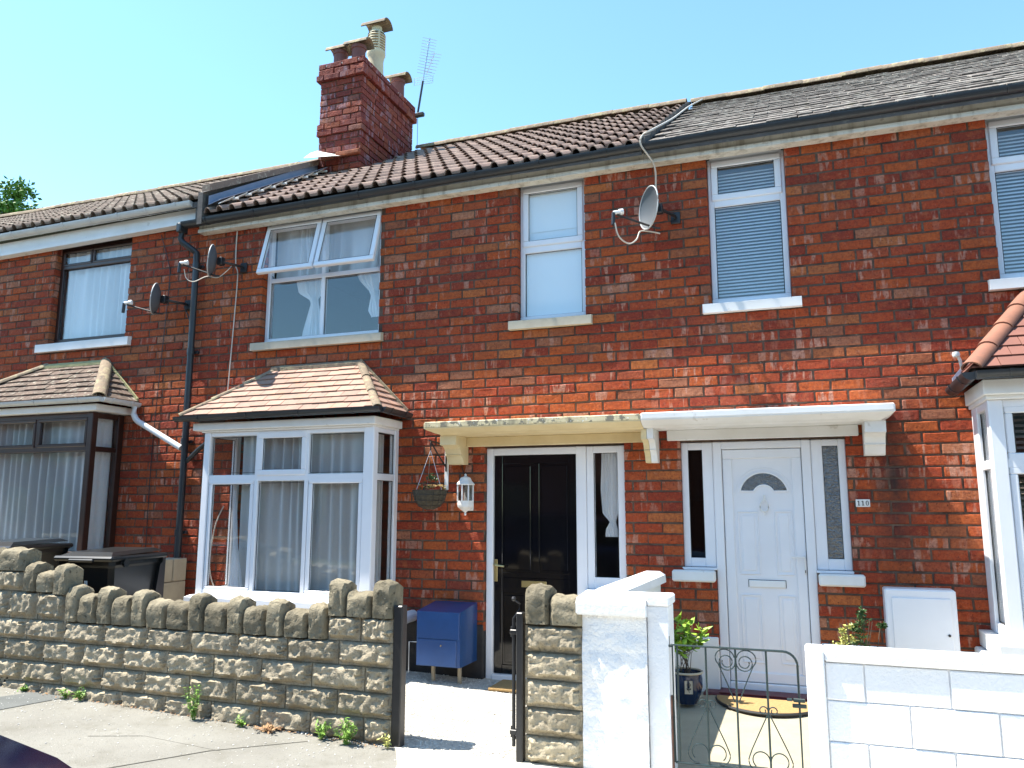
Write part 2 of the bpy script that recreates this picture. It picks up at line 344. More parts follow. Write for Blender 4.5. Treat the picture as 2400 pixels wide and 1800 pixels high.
# ------------------------------------------------------------------ setting
def sheet(name, x0, x1, y0, y1, mat, dz=0, nx=1, ny=1, fn=gz, thick=.06, **kw):
    m = MB(); v = []
    for k in (0, 1):
        for j in range(ny+1):
            for i in range(nx+1):
                x = x0+(x1-x0)*i/nx; y = y0+(y1-y0)*j/ny; v.append((x, y, fn(x, y)+dz-k*thick))
    f = []; L = (nx+1)*(ny+1)
    for j in range(ny):
        for i in range(nx):
            a = j*(nx+1)+i; f.append((a, a+1, a+nx+2, a+nx+1)); f.append((L+a, L+a+nx+1, L+a+nx+2, L+a+1))
    bd = [i for i in range(nx+1)]+[j*(nx+1)+nx for j in range(1, ny+1)]+[ny*(nx+1)+i for i in range(nx-1, -1, -1)]+[j*(nx+1) for j in range(ny-1, 0, -1)]
    for a, b in zip(bd, bd[1:]+bd[:1]): f.append((a, L+a, L+b, b))
    m.add(v, f); return m.build(name, mat, kind='structure', **kw)
g = MB(); g.add([(-300,-300,-.2),(300,-300,-.2),(300,300,-.2),(-300,300,-.2)], [(0,1,2,3)])
g.build('ground', pm('rough_grass', (.06, .08, .03), (.05, .06, .03), .5, .95, 20, .5), kind='structure')
sheet('road', -60, 60, -10.2, -4.02, ROAD, -.11, 30, 1, thick=.08)
def slopez(x, y): return gz(x, -3)
sheet('pavement', -14, 12, -3.86, -1.80, PAVE, 0, 52, 3, slopez, .1)
km = MB()
for i in range(26):
    x0 = -13+i*.92; km.box(x0, x0+.91, -4.01, -3.87, slopez(x0, 0)-.14, slopez(x0, 0)+.004, .012)
km.build('kerb', CONC, kind='structure')
sheet('pavement_opposite', -60, 60, -12.2, -10.2, PAVE, 0, 10, 1, lambda x, y: 0, .15)
# patched trench strip across the pavement and the pale apron at the gateway
def strip(name, pts, mat, dz=.004):
    m = MB(); m.poly([(x, y, slopez(x, y)+dz) for x, y in pts], (0, 0, -.003)); return m.build(name, mat, kind='structure')
strip('pavement_patch', [(-5.42,-1.86),(-5.08,-1.84),(-5.30,-2.75),(-5.62,-3.84),(-6.0,-3.84),(-5.75,-2.75)], TRENCH)
strip('pavement_apron', [(-2.42,-1.81),(3.0,-1.81),(3.0,-3.0),(-1.9,-3.0),(-2.25,-2.1)], APRON)
jm = MB()
for pts in ([(-2.95,-1.95),(-3.35,-2.35),(-3.75,-3.0),(-3.95,-3.8)], [(-6.55,-1.84),(-6.9,-2.9),(-7.1,-3.8)], [(-4.2,-2.45),(-3.9,-2.3),(-3.3,-2.33)]):
    q = [(x+R.uniform(-.01, .01), y) for x, y in pts]
    for (a, b), (c, d) in zip(q, q[1:]):
        jm.poly([(a-.004, b, slopez(a, b)+.002), (a+.004, b, slopez(a, b)+.002), (c+.004, d, slopez(c, d)+.002), (c-.004, d, slopez(c, d)+.002)], (0, 0, .001))
jm.build('pavement_crack', pm('crack_dirt', (.07, .065, .05), None, 9, .95, 60, .5), kind='structure')
sheet('garden_ground', -14, -5.75, -1.80, .0, CONC, .1, 10, 4, thick=.3)
sheet('gravel_path', -5.75, -1.23, -1.80, .1, CHIP, 0, 40, 16, lambda x, y: gz(x, y)+.008*mnoise.noise(Vector((x*7, y*7, 0))), .2)
sheet('forecourt', -1.23, 6, -1.80, .0, CONC, 0, 14, 6, thick=.2)
pb = MB()
for i in range(5200):
    x = R.uniform(-3.3, -1.66); y = R.uniform(-1.85, -.03); s_ = R.uniform(.004, .011); z = gz(x, y)+.003
    a = R.random()*6.3; ca, sa = math.cos(a)*s_, math.sin(a)*s_
    pb.add([(x+ca, y+sa, z), (x-sa*.7, y+ca*.7, z), (x-ca, y-sa, z), (x+sa*.7, y-ca*.7, z), (x, y, z+s_*.7)], [(0,1,4),(1,2,4),(2,3,4),(3,0,4)])
pb.build('gravel', PEB, kind='stuff', label='loose pale stone chippings strewn over the path to the black door')
pb = MB()
for i in range(420):
    x = R.uniform(-6.8, -2.3); y = -1.87-abs(R.gauss(0, .28)) if i % 3 else R.uniform(-3.6, -1.9); s_ = R.uniform(.003, .009); z = slopez(x, y)+.002
    a = R.random()*6.3; ca, sa = math.cos(a)*s_, math.sin(a)*s_
    pb.add([(x+ca, y+sa, z), (x-sa*.7, y+ca*.7, z), (x-ca, y-sa, z), (x+sa*.7, y-ca*.7, z), (x, y, z+s_*.7)], [(0,1,4),(1,2,4),(2,3,4),(3,0,4)])
pb.build('grit', PEB, kind='stuff', label='scattered pale grit on the grey pavement')

# ------------------------------------------------------------------ brickwork
CO, MOD = .0830, .2350; BH, BW = .0685, .2210
def brick_geo(wd, ht, dp, jit=.0018, c=.006):
    def j(): return R.uniform(-jit, jit)
    pts = []
    for (x, z) in ((0, 0), (wd, 0), (wd, ht), (0, ht)): pts.append((x+j(), c+j()*.5, z+j()))
    for (x, z) in ((c, c), (wd/2, c*.8), (wd-c, c), (wd-c, ht-c), (wd/2, ht-c*.8), (c, ht-c)): pts.append((x+j()*2, j(), z+j()*2))
    for (x, z) in ((0, 0), (wd, 0), (wd, ht), (0, ht)): pts.append((x, dp, z))
    f = [(4,5,6,7,8,9), (0,1,6,5), (0,5,4), (1,2,7,6), (2,3,8,7), (3,9,8), (3,0,4,9),
         (0,10,11,1), (1,11,12,2), (2,12,13,3), (3,13,10,0), (10,13,12,11)]
    return pts, f
vm = {}
def variant(mat, wd=BW, dp=.10):
    k = (mat.name, round(wd, 3), dp)
    if k not in vm:
        L_ = []
        for i in range(8 if abs(wd-BW) < .01 else 2):
            p, f = brick_geo(wd, BH, dp); m = MB(); m.add(p, f); L_.append(m.mesh('brick', mat))
        vm[k] = L_
    return R.choice(vm[k])
def spans(x0, x1, holes):
    out = [(x0, x1)]
    for a, b in holes:
        nx_ = []
        for s0, s1 in out:
            if b <= s0 or a >= s1: nx_.append((s0, s1)); continue
            if a > s0: nx_.append((s0, a))
            if b < s1: nx_.append((b, s1))
        out = nx_
    return out
def wave(x, z): return .0035*mnoise.noise(Vector((x*.9, 0, z*1.7)))
def brick_wall(house, X0, X1, Z0, Z1, openings, limit=300):
    """openings: (x0,x1,z0,z1). mortar backing plus bricks"""
    xs = sorted({X0, X1}|{o[0]-.004 for o in openings}|{o[1]+.004 for o in openings})
    zs = sorted({Z0, Z1}|{o[2]-.004 for o in openings}|{o[3] for o in openings})
    xs = [x for x in xs if X0 <= x <= X1]; zs = [z for z in zs if Z0 <= z <= Z1]
    m = MB()
    for a, b in zip(xs, xs[1:]):
        run = None
        for c, d in zip(zs, zs[1:]):
            cx, cz = (a+b)/2, (c+d)/2
            if any(o[0]-.004 <= cx <= o[1]+.004 and o[2]-.004 <= cz <= o[3] for o in openings):
                if run: m.box(a, b, .007, .098, run[0], run[1]); run = None
            else: run = (run[0], d) if run else (c, d)
        if run: m.box(a, b, .007, .098, run[0], run[1])
    wall = m.build('brick_wall', MORTAR, house)
    bl = []
    k0 = int(Z0//CO)
    ends = {X0, X1} & {B12, B23}
    for k in range(k0, int(Z1/CO)+1):
        z0 = k*CO+.007; z1 = z0+BH
        if z0 < Z0-.01 or z1 > Z1+.02: 
            if z1 > Z1+.02: continue
        holes = [(o[0]-.0, o[1]+.0) for o in openings if z1 > o[2]+.012 and z0 < o[3]-.012]
        off = (k % 2)*MOD/2
        def snap(X): return math.floor((X-off)/MOD+.5)*MOD+off if X in ends else X
        for s0, s1 in spans(snap(X0), snap(X1), holes):
            i = math.floor((s0-off)/MOD); x = i*MOD+off
            while x < s1:
                a = max(x+.007, s0); b = min(x+MOD-.007, s1)
                if a < s0+.04 and a > s0: a = s0
                if b-a > .035: bl.append((a, b, z0))
                elif b-a > .012 and bl and abs(bl[-1][1]-(a-.014)) < .02 and bl[-1][2] == z0: bl[-1] = (bl[-1][0], b, z0)
                x += MOD
    vis = [b for b in bl if seen(((b[0]+b[1])/2, 0, b[2]+.04), 20)]
    vis.sort(key=lambda b: (Vector(((b[0]+b[1])/2, 0, b[2]))-CAM).length - (b[1]-b[0])*1.5)
    ind = set(vis[:limit]); rest = MB()
    for b in bl:
        wd = b[1]-b[0]; dy = R.uniform(-.0025, .0025); dz = wave(b[0], b[2])+R.uniform(-.0012, .0012)
        if b in ind:
            full = .19 < wd < .24; half = .085 < wd < .13
            bw = BW if full else (.1075 if half else round(wd/.02)*.02)
            o = inst('brick', variant(BR, bw), wall, (b[0], dy, b[2]+dz), (0, R.uniform(-.006, .006), R.uniform(-.006, .006)), (wd/bw, 1, 1))
        else:
            p, f = brick_geo(wd, BH, .10); rest.add([(q[0]+b[0], q[1]+dy, q[2]+b[2]+dz) for q in p], f, R.random())
    if rest.v: rest.build('brickwork', BRS, wall, attr=True, kind='stuff')
    return wall

# ------------------------------------------------------------------ window builders
def frame_ring(m, x0, x1, z0, z1, y0, y1, w_, c=.006):
    m.box(x0, x1, y0, y1, z1-w_, z1, c); m.box(x0, x1, y0, y1, z0, z0+w_, c)
    m.box(x0, x0+w_, y0+.0012, y1-.001, z0+w_-.001, z1-w_+.001, c); m.box(x1-w_, x1, y0+.0012, y1-.001, z0+w_-.001, z1-w_+.001, c)
def pane(parent, x0, x1, z0, z1, y, mat=GLASS, name='pane'):
    m = MB(); m.box(x0, x1, y, y+.006, z0, z1); return m.build(name, mat, parent)
def gasket(m, x0, x1, z0, z1, y):
    w_ = .004
    m.box(x0, x1, y, y+.004, z1-w_, z1); m.box(x0, x1, y, y+.004, z0, z0+w_); m.box(x0, x0+w_, y, y+.004, z0, z1); m.box(x1-w_, x1, y, y+.004, z0, z1)
def leaf_light(parent, x0, x1, z0, z1, y, mat, w_=.045, glass=GLASS, name='sash', proud=.012):
    """a sash: frame ring, dark gasket and pane, all direct children of the window"""
    m = MB(); frame_ring(m, x0, x1, z0, z1, y-proud, y+.03, w_, .007); s_ = m.build(name, mat, parent)
    g_ = MB(); gasket(g_, x0+w_, x1-w_, z0+w_, z1-w_, y-.002); g_.build('gasket', RUBBER, parent)
    pane(parent, x0+w_+.001, x1-w_-.001, z0+w_+.001, z1-w_-.001, y+.004, glass)
    return s_
def fixed(parent, x0, x1, z0, z1, y, glass=GLASS):
    g_ = MB(); gasket(g_, x0, x1, z0, z1, y+.004); g_.build('gasket', RUBBER, parent)
    pane(parent, x0+.001, x1-.001, z0+.001, z1-.001, y+.009, glass)
def curtain(parent, prof, y, pleats, amp, mat=NET, nu=90, name='curtain', seed=0, along='x'):
    """prof: list of (z, centre, width) from the top down"""
    m = MB(); v = []; nz = 16
    pts = []
    for i in range(nz+1):
        t = i/nz*(len(prof)-1); k = min(int(t), len(prof)-2); q = t-k; q = q*q*(3-2*q)
        a, b = prof[k], prof[k+1]; pts.append([a[j]+(b[j]-a[j])*q for j in range(3)])
    for z, cx, wd in pts:
        for j in range(nu+1):
            u = j/nu; ph = cx*5+y*3; w1 = (.55+.65*abs(math.sin(u*5.3+ph)))*math.sin(u*pleats*2*math.pi+seed+2.2*math.sin(u*7+ph)+.9*math.sin(u*19+ph+z*.8))+.35*math.sin(u*pleats*5.1+ph)
            x = cx+wd*(u-.5); yy = y+amp*w1*(.6+.4*math.sin(z*3+u*5))
            v.append((x, yy, z) if along == 'x' else (yy, x, z))
    f = [(i*(nu+1)+j, i*(nu+1)+j+1, (i+1)*(nu+1)+j+1, (i+1)*(nu+1)+j) for i in range(nz) for j in range(nu)]
    m.add(v, f); return m.build(name, mat, parent, smooth=True)
def blind(parent, x0, x1, z0, z1, y, mat, pitch=.028):
    m = MB(); z = z0
    while z < z1: m.add([(x0, y, z), (x1, y, z), (x1, y+.016, z+.019), (x0, y+.016, z+.019)], [(0, 1, 2, 3)]); z += pitch
    return m.build('blind', mat, parent, kind='stuff')
def sill(parent, x0, x1, z0, z1, mat, y0=-.05, y1=.09):
    m = MB(); m.prismx([(y0, z0), (y0, z1-.012), (y0+.008, z1-.006), (y1, z1+.012), (y1, z0)], x0, x1); return m.build('sill', mat, parent)
FY = .075
def upvc_window(house, x0, x1, z0, z1, mat=UPVC):
    m = MB(); frame_ring(m, x0, x1, z0, z1, FY, FY+.06, .045); m.box(x0+.02, x1-.02, FY-.002, FY+.05, z1-.001, 4.345-.002, .003)
    return m
def gutter(parent, a, b, mat, r=.055, brackets=6, name='gutter', endcap=True):
    """half-round channel from a to b with brackets as sub-parts"""
    a = Vector(a); b = Vector(b); d = (b-a).normalized(); u = Vector((-d.y, d.x, 0)); m = MB(); v = []; n = 12
    for p in (a, b):
        for rr in (r, r-.004):
            for j in range(n+1):
                t = math.pi*j/n; v.append(p+u*rr*math.cos(t)+Vector((0, 0, -rr*math.sin(t))))
    k = n+1; f = []
    for j in range(n):
        f.append((j, j+1, 2*k+j+1, 2*k+j)); f.append((k+j, 3*k+j, 3*k+j+1, k+j+1))
    f += [(0, 2*k, 3*k, k), (n, k+n, 3*k+n, 2*k+n)]
    m.add(v, f)
    if endcap:
        for base in (0, 2*k): m.add([v[base+j] for j in range(n+1)], [tuple(range(n+1))])
    g_ = m.build(name, mat, parent, smooth=True); L_ = (b-a).length
    for i in range(brackets):
        p = a+(b-a)*((i+.5)/brackets); q = MB(); w_ = d*.012; rr = r+.006; vv = []
        for s_ in (-1, 1):
            for r_ in (rr, rr-.006):
                for j in range(n+1): t = math.pi*j/n; vv.append(p+w_*s_+u*r_*math.cos(t)+Vector((0, 0, .003-r_*math.sin(t))))
        ff = []
        for j in range(n): ff += [(j, j+1, 2*k+j+1, 2*k+j), (j, k+j, k+j+1, j+1), (2*k+j, 2*k+j+1, 3*k+j+1, 3*k+j)]
        q.add(vv, ff); q.build('bracket', mat, g_, smooth=True)
    return g_

# ================================================================== HOUSES
h1 = thing('terraced_house', 'left red brick terraced house with brown stained windows and white gutter', 'house', (-8, 0, .1))
h2 = thing('terraced_house', 'middle red brick terraced house with black front door and tall chimney', 'house', (-3.5, 0, .03))
h3 = thing('terraced_house', 'right red brick terraced house with white front door and white canopy', 'house', (1, 0, .09))
B12, B23 = -5.84, -1.12
OW1 = (-7.93, -6.80, 3.25, 4.42)
brick_wall(h1, -10.6, B12, .1, 4.44, [OW1, (-8.6, -6.72, -1, 2.42)])
OB = (-5.03, -3.68, 3.05, 4.345); OM = (-2.285, -1.665, 3.05, 4.345)
brick_wall(h2, B12, B23, .47, 4.345, [OB, OM, (-5.22, -3.44, .0, 2.2), (-2.585, -1.36, 0, 1.965)])
OWH = (-.62, -.005, 3.05, 4.345); OWR = (1.41, 2.02, 3.05, 4.345)
brick_wall(h3, B23, 3.6, .48, 4.345, [OWH, OWR, (1.16, 2.9, 0, 2.2), (-.905, .31, .975, 1.965), (-.66, .06, 0, 1.0)])
# plinths
m = MB()
m.box(-3.44, -2.587, -.018, .09, -.05, .472, .006); m.build('plinth', PLINTH, h2); m = MB(); m.box(-5.82, -5.22, -.018, .09, -.05, .47, .006)
m.build('plinth', PLINTH, h2)
m = MB(); m.box(B23+.01, -.662, -.016, .09, -.05, .478, .006); m.build('plinth', PAINT, h3); m = MB(); m.box(.062, 1.16, -.016, .09, -.05, .478, .006); m.build('plinth', PAINT, h3)
m = MB(); m.box(-10.6, -8.6, -.01, .09, -.05, .1); m.build('plinth', MORTAR, h1)
# dark rooms behind the windows
for h, a, b, zt in ((h1, -10.6, B12, 4.5), (h2, B12+.01, B23, 4.4), (h3, B23+.01, 3.6, 4.4)):
    m = MB()
    for z0, z1 in ((.05, 2.62), (2.66, zt)):
        m.add([(a, .14, z0), (b, .14, z0), (b, 3.2, z0), (a, 3.2, z0), (a, .14, z1), (b, .14, z1), (b, 3.2, z1), (a, 3.2, z1)],
              [(0,1,2,3), (4,5,6,7), (1,2,6,5), (2,3,7,6), (3,0,4,7)])
    m.build('interior', SHADEIN, h)
    m = MB(); m.box(a, b, 6.3, 6.4, 0, 4.6); m.box(a, b, .1, 6.3, 4.46, 4.5); m.build('rear_wall', MORTAR, h)

# ---- first floor windows
# bedroom window (open top lights)
m = upvc_window(h2, OB[0]+.002, OB[1]-.002, 3.075, 4.30)
mx = -4.36; m.box(mx-.022, mx+.022, FY+.002, FY+.055, 3.12, 4.255, .005); m.box(OB[0]+.046, OB[1]-.046, FY+.001, FY+.052, 3.70, 3.745, .005)
wb = m.build('window', UPVC, h2)
for a, b in ((OB[0]+.046, mx-.022), (mx+.022, OB[1]-.046)): fixed(wb, a, b, 3.12, 3.70, FY+.012)
for a, b in ((OB[0]+.008, mx-.008), (mx+.008, OB[1]-.008)):
    m = MB(); ang = rad(15.5); hz = 4.285; L_ = .56; ww = .05
    def T(p): # local (x, d down, y out) to world
        x, d, o = p; return (x, FY-.004-d*math.sin(ang)-o*math.cos(ang), hz-d*math.cos(ang)+o*math.sin(ang))
    tmp = MB(); frame_ring(tmp, a, b, -L_, 0, -.0, .045, ww, .007)
    m.add([T((p[0], -p[2], p[1])) for p in tmp.v], tmp.f); m.build('sash', UPVC, wb)
    q = MB(); q.box(a+ww, b-ww, .028, .034, -L_+ww, -ww); q2 = MB(); q2.add([T((p[0], -p[2], p[1])) for p in q.v], q.f); q2.build('pane', GLASS, wb)
    q = MB(); gasket(q, a+ww, b-ww, -L_+ww, -ww, .035); q2 = MB(); q2.add([T((p[0], -p[2], p[1])) for p in q.v], q.f); q2.build('gasket', RUBBER, wb)
    q = MB(); zz = 3.755; q.tube([(a+.06, FY+.01, zz), (a+.1, FY-.05, zz-.005)], .006, 6); q.build('stay', BLACKM, wb)
sill(wb, -5.10, -3.62, 2.985, 3.068, STONESILL)
curtain(wb, [(4.30, -4.38, 1.2), (4.0, -4.38, 1.2), (3.72, -4.40, 1.16)], .16, 8, .02, NET)
curtain(wb, [(4.28, -4.62, .50), (3.85, -4.58, .42), (3.60, -4.55, .34), (3.52, -4.53, .12), (3.48, -4.52, .10), (3.2, -4.52, .26), (3.12, -4.52, .28)], .19, 4, .02, NETT)
curtain(wb, [(4.28, -3.95, .34), (3.85, -3.92, .36), (3.66, -3.86, .30), (3.55, -3.84, .13), (3.50, -3.83, .10), (3.35, -3.80, .22), (3.28, -3.79, .16)], .19, 4, .02, NETT)
# landing window
m = upvc_window(h2, OM[0]+.002, OM[1]-.002, 3.075, 4.335); m.box(OM[0]+.046, OM[1]-.046, FY+.001, FY+.055, 3.70, 3.765, .005); m.box(-1.985, -1.965, FY-.004, FY, 3.09, 3.097)
wm_ = m.build('window', UPVC, h2)
fixed(wm_, OM[0]+.05, OM[1]-.05, 3.12, 3.70, FY+.012); leaf_light(wm_, OM[0]+.028, OM[1]-.028, 3.757, 4.315, FY, UPVC, .055)
sill(wm_, -2.352, -1.604, 2.985, 3.068, STONESILL)
m = MB(); m.box(OM[0]+.05, OM[1]-.05, .118, .122, 3.1, 3.95); m.box(OM[0]+.05, OM[1]-.05, .111, .115, 3.9, 4.26); m.build('blind', FROST, wm_)
# two right-hand bedroom windows
for (a, b, zt, s0, s1) in ((OWH[0], OWH[1], 4.33, -.684, .066), (OWR[0], OWR[1], 4.33, 1.328, 2.10)):
    m = upvc_window(h3, a+.002, b-.002, 3.085, zt); m.box(a+.046, b-.046, FY+.001, FY+.055, 3.91, 3.972, .005)
    q = m.build('window', UPVC, h3)
    fixed(q, a+.05, b-.05, 3.13, 3.91, FY+.012); leaf_light(q, a+.028, b-.028, 3.964, zt-.02, FY, UPVC, .055)
    blind(q, a+.05, b-.05, 3.13, 4.22, .125, BLIND)
    sill(q, s0, s1, 2.99, 3.072, PAINT)
# brown window of the left house
m = MB(); x0, x1 = OW1[0]+.002, OW1[1]-.002
frame_ring(m, x0, x1, 3.275, 4.40, FY, FY+.06, .05); m.box(x0+.05, x1-.05, FY-.006, FY+.055, 4.145, 4.19, .005); m.box(-7.465, -7.42, FY+.002, FY+.055, 4.19, 4.352, .005)
wo1 = m.build('window', BROWN, h1)
fixed(wo1, x0+.05, x1-.05, 3.325, 4.145, FY+.012)
leaf_light(wo1, x0+.04, -7.45, 4.18, 4.365, FY, BROWN, .028); leaf_light(wo1, -7.435, x1-.04, 4.18, 4.365, FY, BROWN, .028)
sill(wo1, -8.06, -6.70, 3.165, 3.262, PAINT)
curtain(wo1, [(4.36, -7.36, 1.10), (3.34, -7.36, 1.10)], .150, 10, .024, NETT)

# ---- fascias, gutters, downpipes
def fascia(h, a, b, za, zb, mat=FASC):
    m = MB()
    for y0, z0, z1 in ((-.100, -.042, -.007), (-.086, -.009, .115)):
        v = [(a, y0, za+z0), (b, y0, zb+z0), (b, .0, zb+z0), (a, .0, za+z0), (a, y0, za+z1), (b, y0, zb+z1), (b, .0, zb+z1), (a, .0, za+z1)]
        m.add(v, [(0,3,2,1),(4,5,6,7),(0,1,5,4),(1,2,6,5),(2,3,7,6),(3,0,4,7)])
    return m.build('fascia_board', mat, h)
fascia(h1, -10.6, -5.83, 4.36, 4.448, PAINT)
gutter(h1, (-10.6, -.16, 4.555), (-5.83, -.16, 4.60), GREYP, .058, 12)
fascia(h2, -5.80, B23-.002, 4.322, 4.352); gutter(h2, (-5.93, -.16, 4.38), (B23-.001, -.16, 4.443), BLACKP, .056, 8)
fascia(h3, B23, 3.6, 4.350, 4.335); gutter(h3, (B23, -.16, 4.444), (3.6, -.16, 4.435), BLACKP, .056, 8)
m = MB(); m.box(-5.99, -5.93, -.215, -.095, 4.275, 4.375, .01)
m.tube([(-5.965,-.155,4.31),(-5.965,-.155,4.215),(-5.95,-.15,4.18),(-5.84,-.085,4.09),(-5.822,-.07,4.07),(-5.822,-.07,3.9),(-5.818,-.07,3.0),(-5.812,-.07,2.0),(-5.81,-.07,.1)], .033, 12)
dpipe = m.build('downpipe', BLACKP, h2, smooth=True)
for z in (3.93, 3.02, 2.1, 1.2):
    m = MB(); m.lathe([(.033, z-.03), (.039, z-.03), (.039, z+.03), (.033, z+.03)], -5.818, -.07, 14); m.box(-5.87, -5.765, -.035, 0, z-.015, z+.015, .003); m.build('clip', BLACKP, dpipe, smooth=True)

# ---- roofs
YE, YR = -.20, 3.2
def roof_deck(h, a, b, ze, zr, yr=YR, mat=GABLE):
    m = MB(); m.poly([(a, YE+.03, ze-.045), (b, YE+.03, ze-.045), (b, yr, zr-.045), (a, yr, zr-.045)], (0, 0, -.06))
    m.poly([(a, 6.5, ze-.045), (b, 6.5, ze-.045), (b, yr, zr-.046), (a, yr, zr-.046)], (0, 0, -.06)); return m.build('roof', mat, h)
def roll_tile(mat):
    m = MB(); n = 20; W = .302; L_ = .40; top = []; 
    for i in range(n+1):
        u = i/n; s_ = abs(math.sin(u*2*math.pi)); h_ = .034*max(0, math.sin(u*4*math.pi-.6))**.8 if math.sin(u*4*math.pi-.6) > 0 else 0
        top.append((u*W, h_))
    v = []
    for yy, lift in ((0, 0.0), (L_, -.004)):
        for side in (0, 1):
            for x, z in top: v.append((x, yy, (z if not side else (z-.010 if z > .004 else -.024))+lift))
    k = n+1; f = []
    for i in range(n): f += [(i, i+1, 2*k+i+1, 2*k+i), (k+i, 3*k+i, 3*k+i+1, k+i+1), (i, k+i, k+i+1, i+1), (2*k+i, 2*k+i+1, 3*k+i+1, 3*k+i)]
    f += [(0, 2*k, 3*k, k), (n, k+n, 3*k+n, 2*k+n)]
    m.add(v, f); return m.mesh('roof_tile', mat, smooth=True), m
def flat_tile(mat, W, L_, t=.013):
    m = MB(); m.box(0, W, 0, L_, -t, 0, .002); return m.mesh('roof_tile', mat), m
def tile_field(roof, mats, a, b, ze, zr, step, rows, kind, mat, limit=300):
    sl_ = math.atan2(zr-ze, YR-YE); Ls = math.hypot(zr-ze, YR-YE); gauge = Ls/rows
    me, src = roll_tile(mat) if kind == 'roll' else flat_tile(mat, step-.004, gauge*1.9)
    lst = []
    for r_ in range(rows):
        off = 0 if kind == 'roll' else (r_ % 2)*step/2
        n = int(round((b-a)/step))
        for i in range(n):
            x = a+i*step+off*(1 if i < n-1 else 0)
            d = r_*gauge; y = YE+d*math.cos(sl_); z = ze+d*math.sin(sl_)
            lst.append((x, y, z))
    tl = math.atan2(zr-ze, YR-YE)-(.085 if kind == 'roll' else .05)
    lst.sort(key=lambda p: (0 if seen(p, 30) else 99)+(Vector(p)-CAM).length)
    rest = MB(); Rm = Matrix.Rotation(tl, 3, 'X')
    for i, p in enumerate(lst):
        jx = R.uniform(-.004, .004); jz = R.uniform(-.003, .003) if kind == 'roll' else R.uniform(-.004, .006); jr = R.uniform(-.01, .01)
        if i < limit: inst('roof_tile', me, roof, (p[0]+jx, p[1], p[2]+jz), (tl, 0, jr))
        else: rest.add([Vector(p)+Rm@Vector(q) for q in src.v], src.f)
    if rest.v: rest.build('roof_tiling', mat, roof, kind='stuff', smooth=(kind == 'roll'))
def ridge(roof, a, b, z, mat, y=YR, L_=.45, r=.12):
    n = max(1, int(round((b-a)/L_))); st = (b-a)/n
    m = MB(); v = []; k = 9
    for xx in (0, st+.015):
        for rr in (r, r-.02):
            for j in range(k+1): t = math.pi*j/k; v.append((xx, rr*math.cos(t), rr*.75*math.sin(t)-.02))
    K = k+1; f = []
    for j in range(k): f += [(j, j+1, 2*K+j+1, 2*K+j), (K+j, 3*K+j, 3*K+j+1, K+j+1), (j, K+j, K+j+1, j+1), (2*K+j, 2*K+j+1, 3*K+j+1, 3*K+j)]
    f += [(0, 2*K, 3*K, K), (k, K+k, 3*K+k, 2*K+k)]
    m.add(v, f); me = m.mesh('ridge_tile', mat, smooth=True)
    for i in range(n): inst('ridge_tile', me, roof, (a+i*st, y, z+R.uniform(-.008, .008)), (0, R.uniform(-.012, .012), R.uniform(-.008, .008)))
ZR = 6.545
r1 = roof_deck(h1, -14.2, -5.66, 4.635, 6.60); tile_field(r1, None, -14.18, -5.72, 4.635, 6.60, .302, 12, 'roll', TILE1); ridge(r1, -14.2, -5.62, 6.60, RIDGE)
r2 = roof_deck(h2, -5.66, B23, 4.46, ZR); tile_field(r2, None, -5.655, B23+.01, 4.46, ZR, .302, 12, 'roll', TILE2); ridge(r2, -4.95, B23-.03, ZR, RIDGE)
r3 = roof_deck(h3, B23+.02, 4.6, 4.46, ZR-.03); tile_field(r3, None, B23+.06, 4.6, 4.46, ZR-.03, .235, 20, 'flat', TILE3); ridge(r3, B23+.04, 4.6, ZR-.03, RIDGE)
# grey verge between the left and middle roofs, lead flashing with a white edge
def along(t, z0, z1, y0=YE, y1=YR):
    z0 -= .04
    return (y0+(y1-y0)*t, z0+(z1-z0)*t)
m = MB(); m.poly([(-5.655, YE-.02, 4.32), (-5.655, YE-.02, 4.66), (-5.655, YR, 6.64), (-5.655, YR, 6.44)], (-.06, 0, 0))
m.box(-5.80, -5.66, -.16, .0, 4.36, 4.60, .01); m.build('verge_wall', GABLE, h1)
m = MB(); m.poly([(-5.66, YE-.03, 4.66), (-5.66, YE-.03, 4.735), (-5.66, YR, 6.72), (-5.66, YR, 6.645)], (.10, 0, 0)); m.build('verge_tile', TILE1, h1)
m = MB(); m.poly([(-5.60, YE, 4.52), (-5.44, YE, 4.56), (-5.40, 1.6, 5.665), (-5.60, 1.6, 5.64)], (0, 0, .008)); m.poly([(-5.596, YE, 4.52), (-5.596, YE, 4.62), (-5.596, 1.7, 5.80), (-5.596, 1.7, 5.68)], (.006, 0, 0))
m.build('lead_flashing', LEAD, h2)
m = MB(); n = 9
for i in range(n):
    t0, t1 = i/n*.52, (i+1)/n*.52; y0, z0 = along(t0, 4.5, ZR); y1, z1 = along(t1, 4.5, ZR)
    m.poly([(-5.47, y0, z0+.055), (-5.435, y0, z0+.062), (-5.435, y1, z1+.085), (-5.47, y1, z1+.055)], (0, 0, .010)); m.box(-5.46, -5.38, y1-.012, y1+.006, z1+.045, z1+.070, .004)
m.build('mortar_fillet', LEADE, h2)
# black dry verge on the middle roof and the party joint
m = MB()
for i in range(12):
    y0, z0 = along(i/12, 4.5, ZR); y1, z1 = along((i+1)/12, 4.5, ZR)
    m.poly([(B23-.005, y0-.02, z0-.03), (B23-.005, y0-.02, z0+.036), (B23-.005, y1, z1+.018), (B23-.005, y1, z1-.03)], (.045, 0, 0))
m.build('verge_trim', pm('dark_verge_mortar', (.05, .05, .055), (.09, .085, .075), 9, .9, 50, .6, .008), h2)

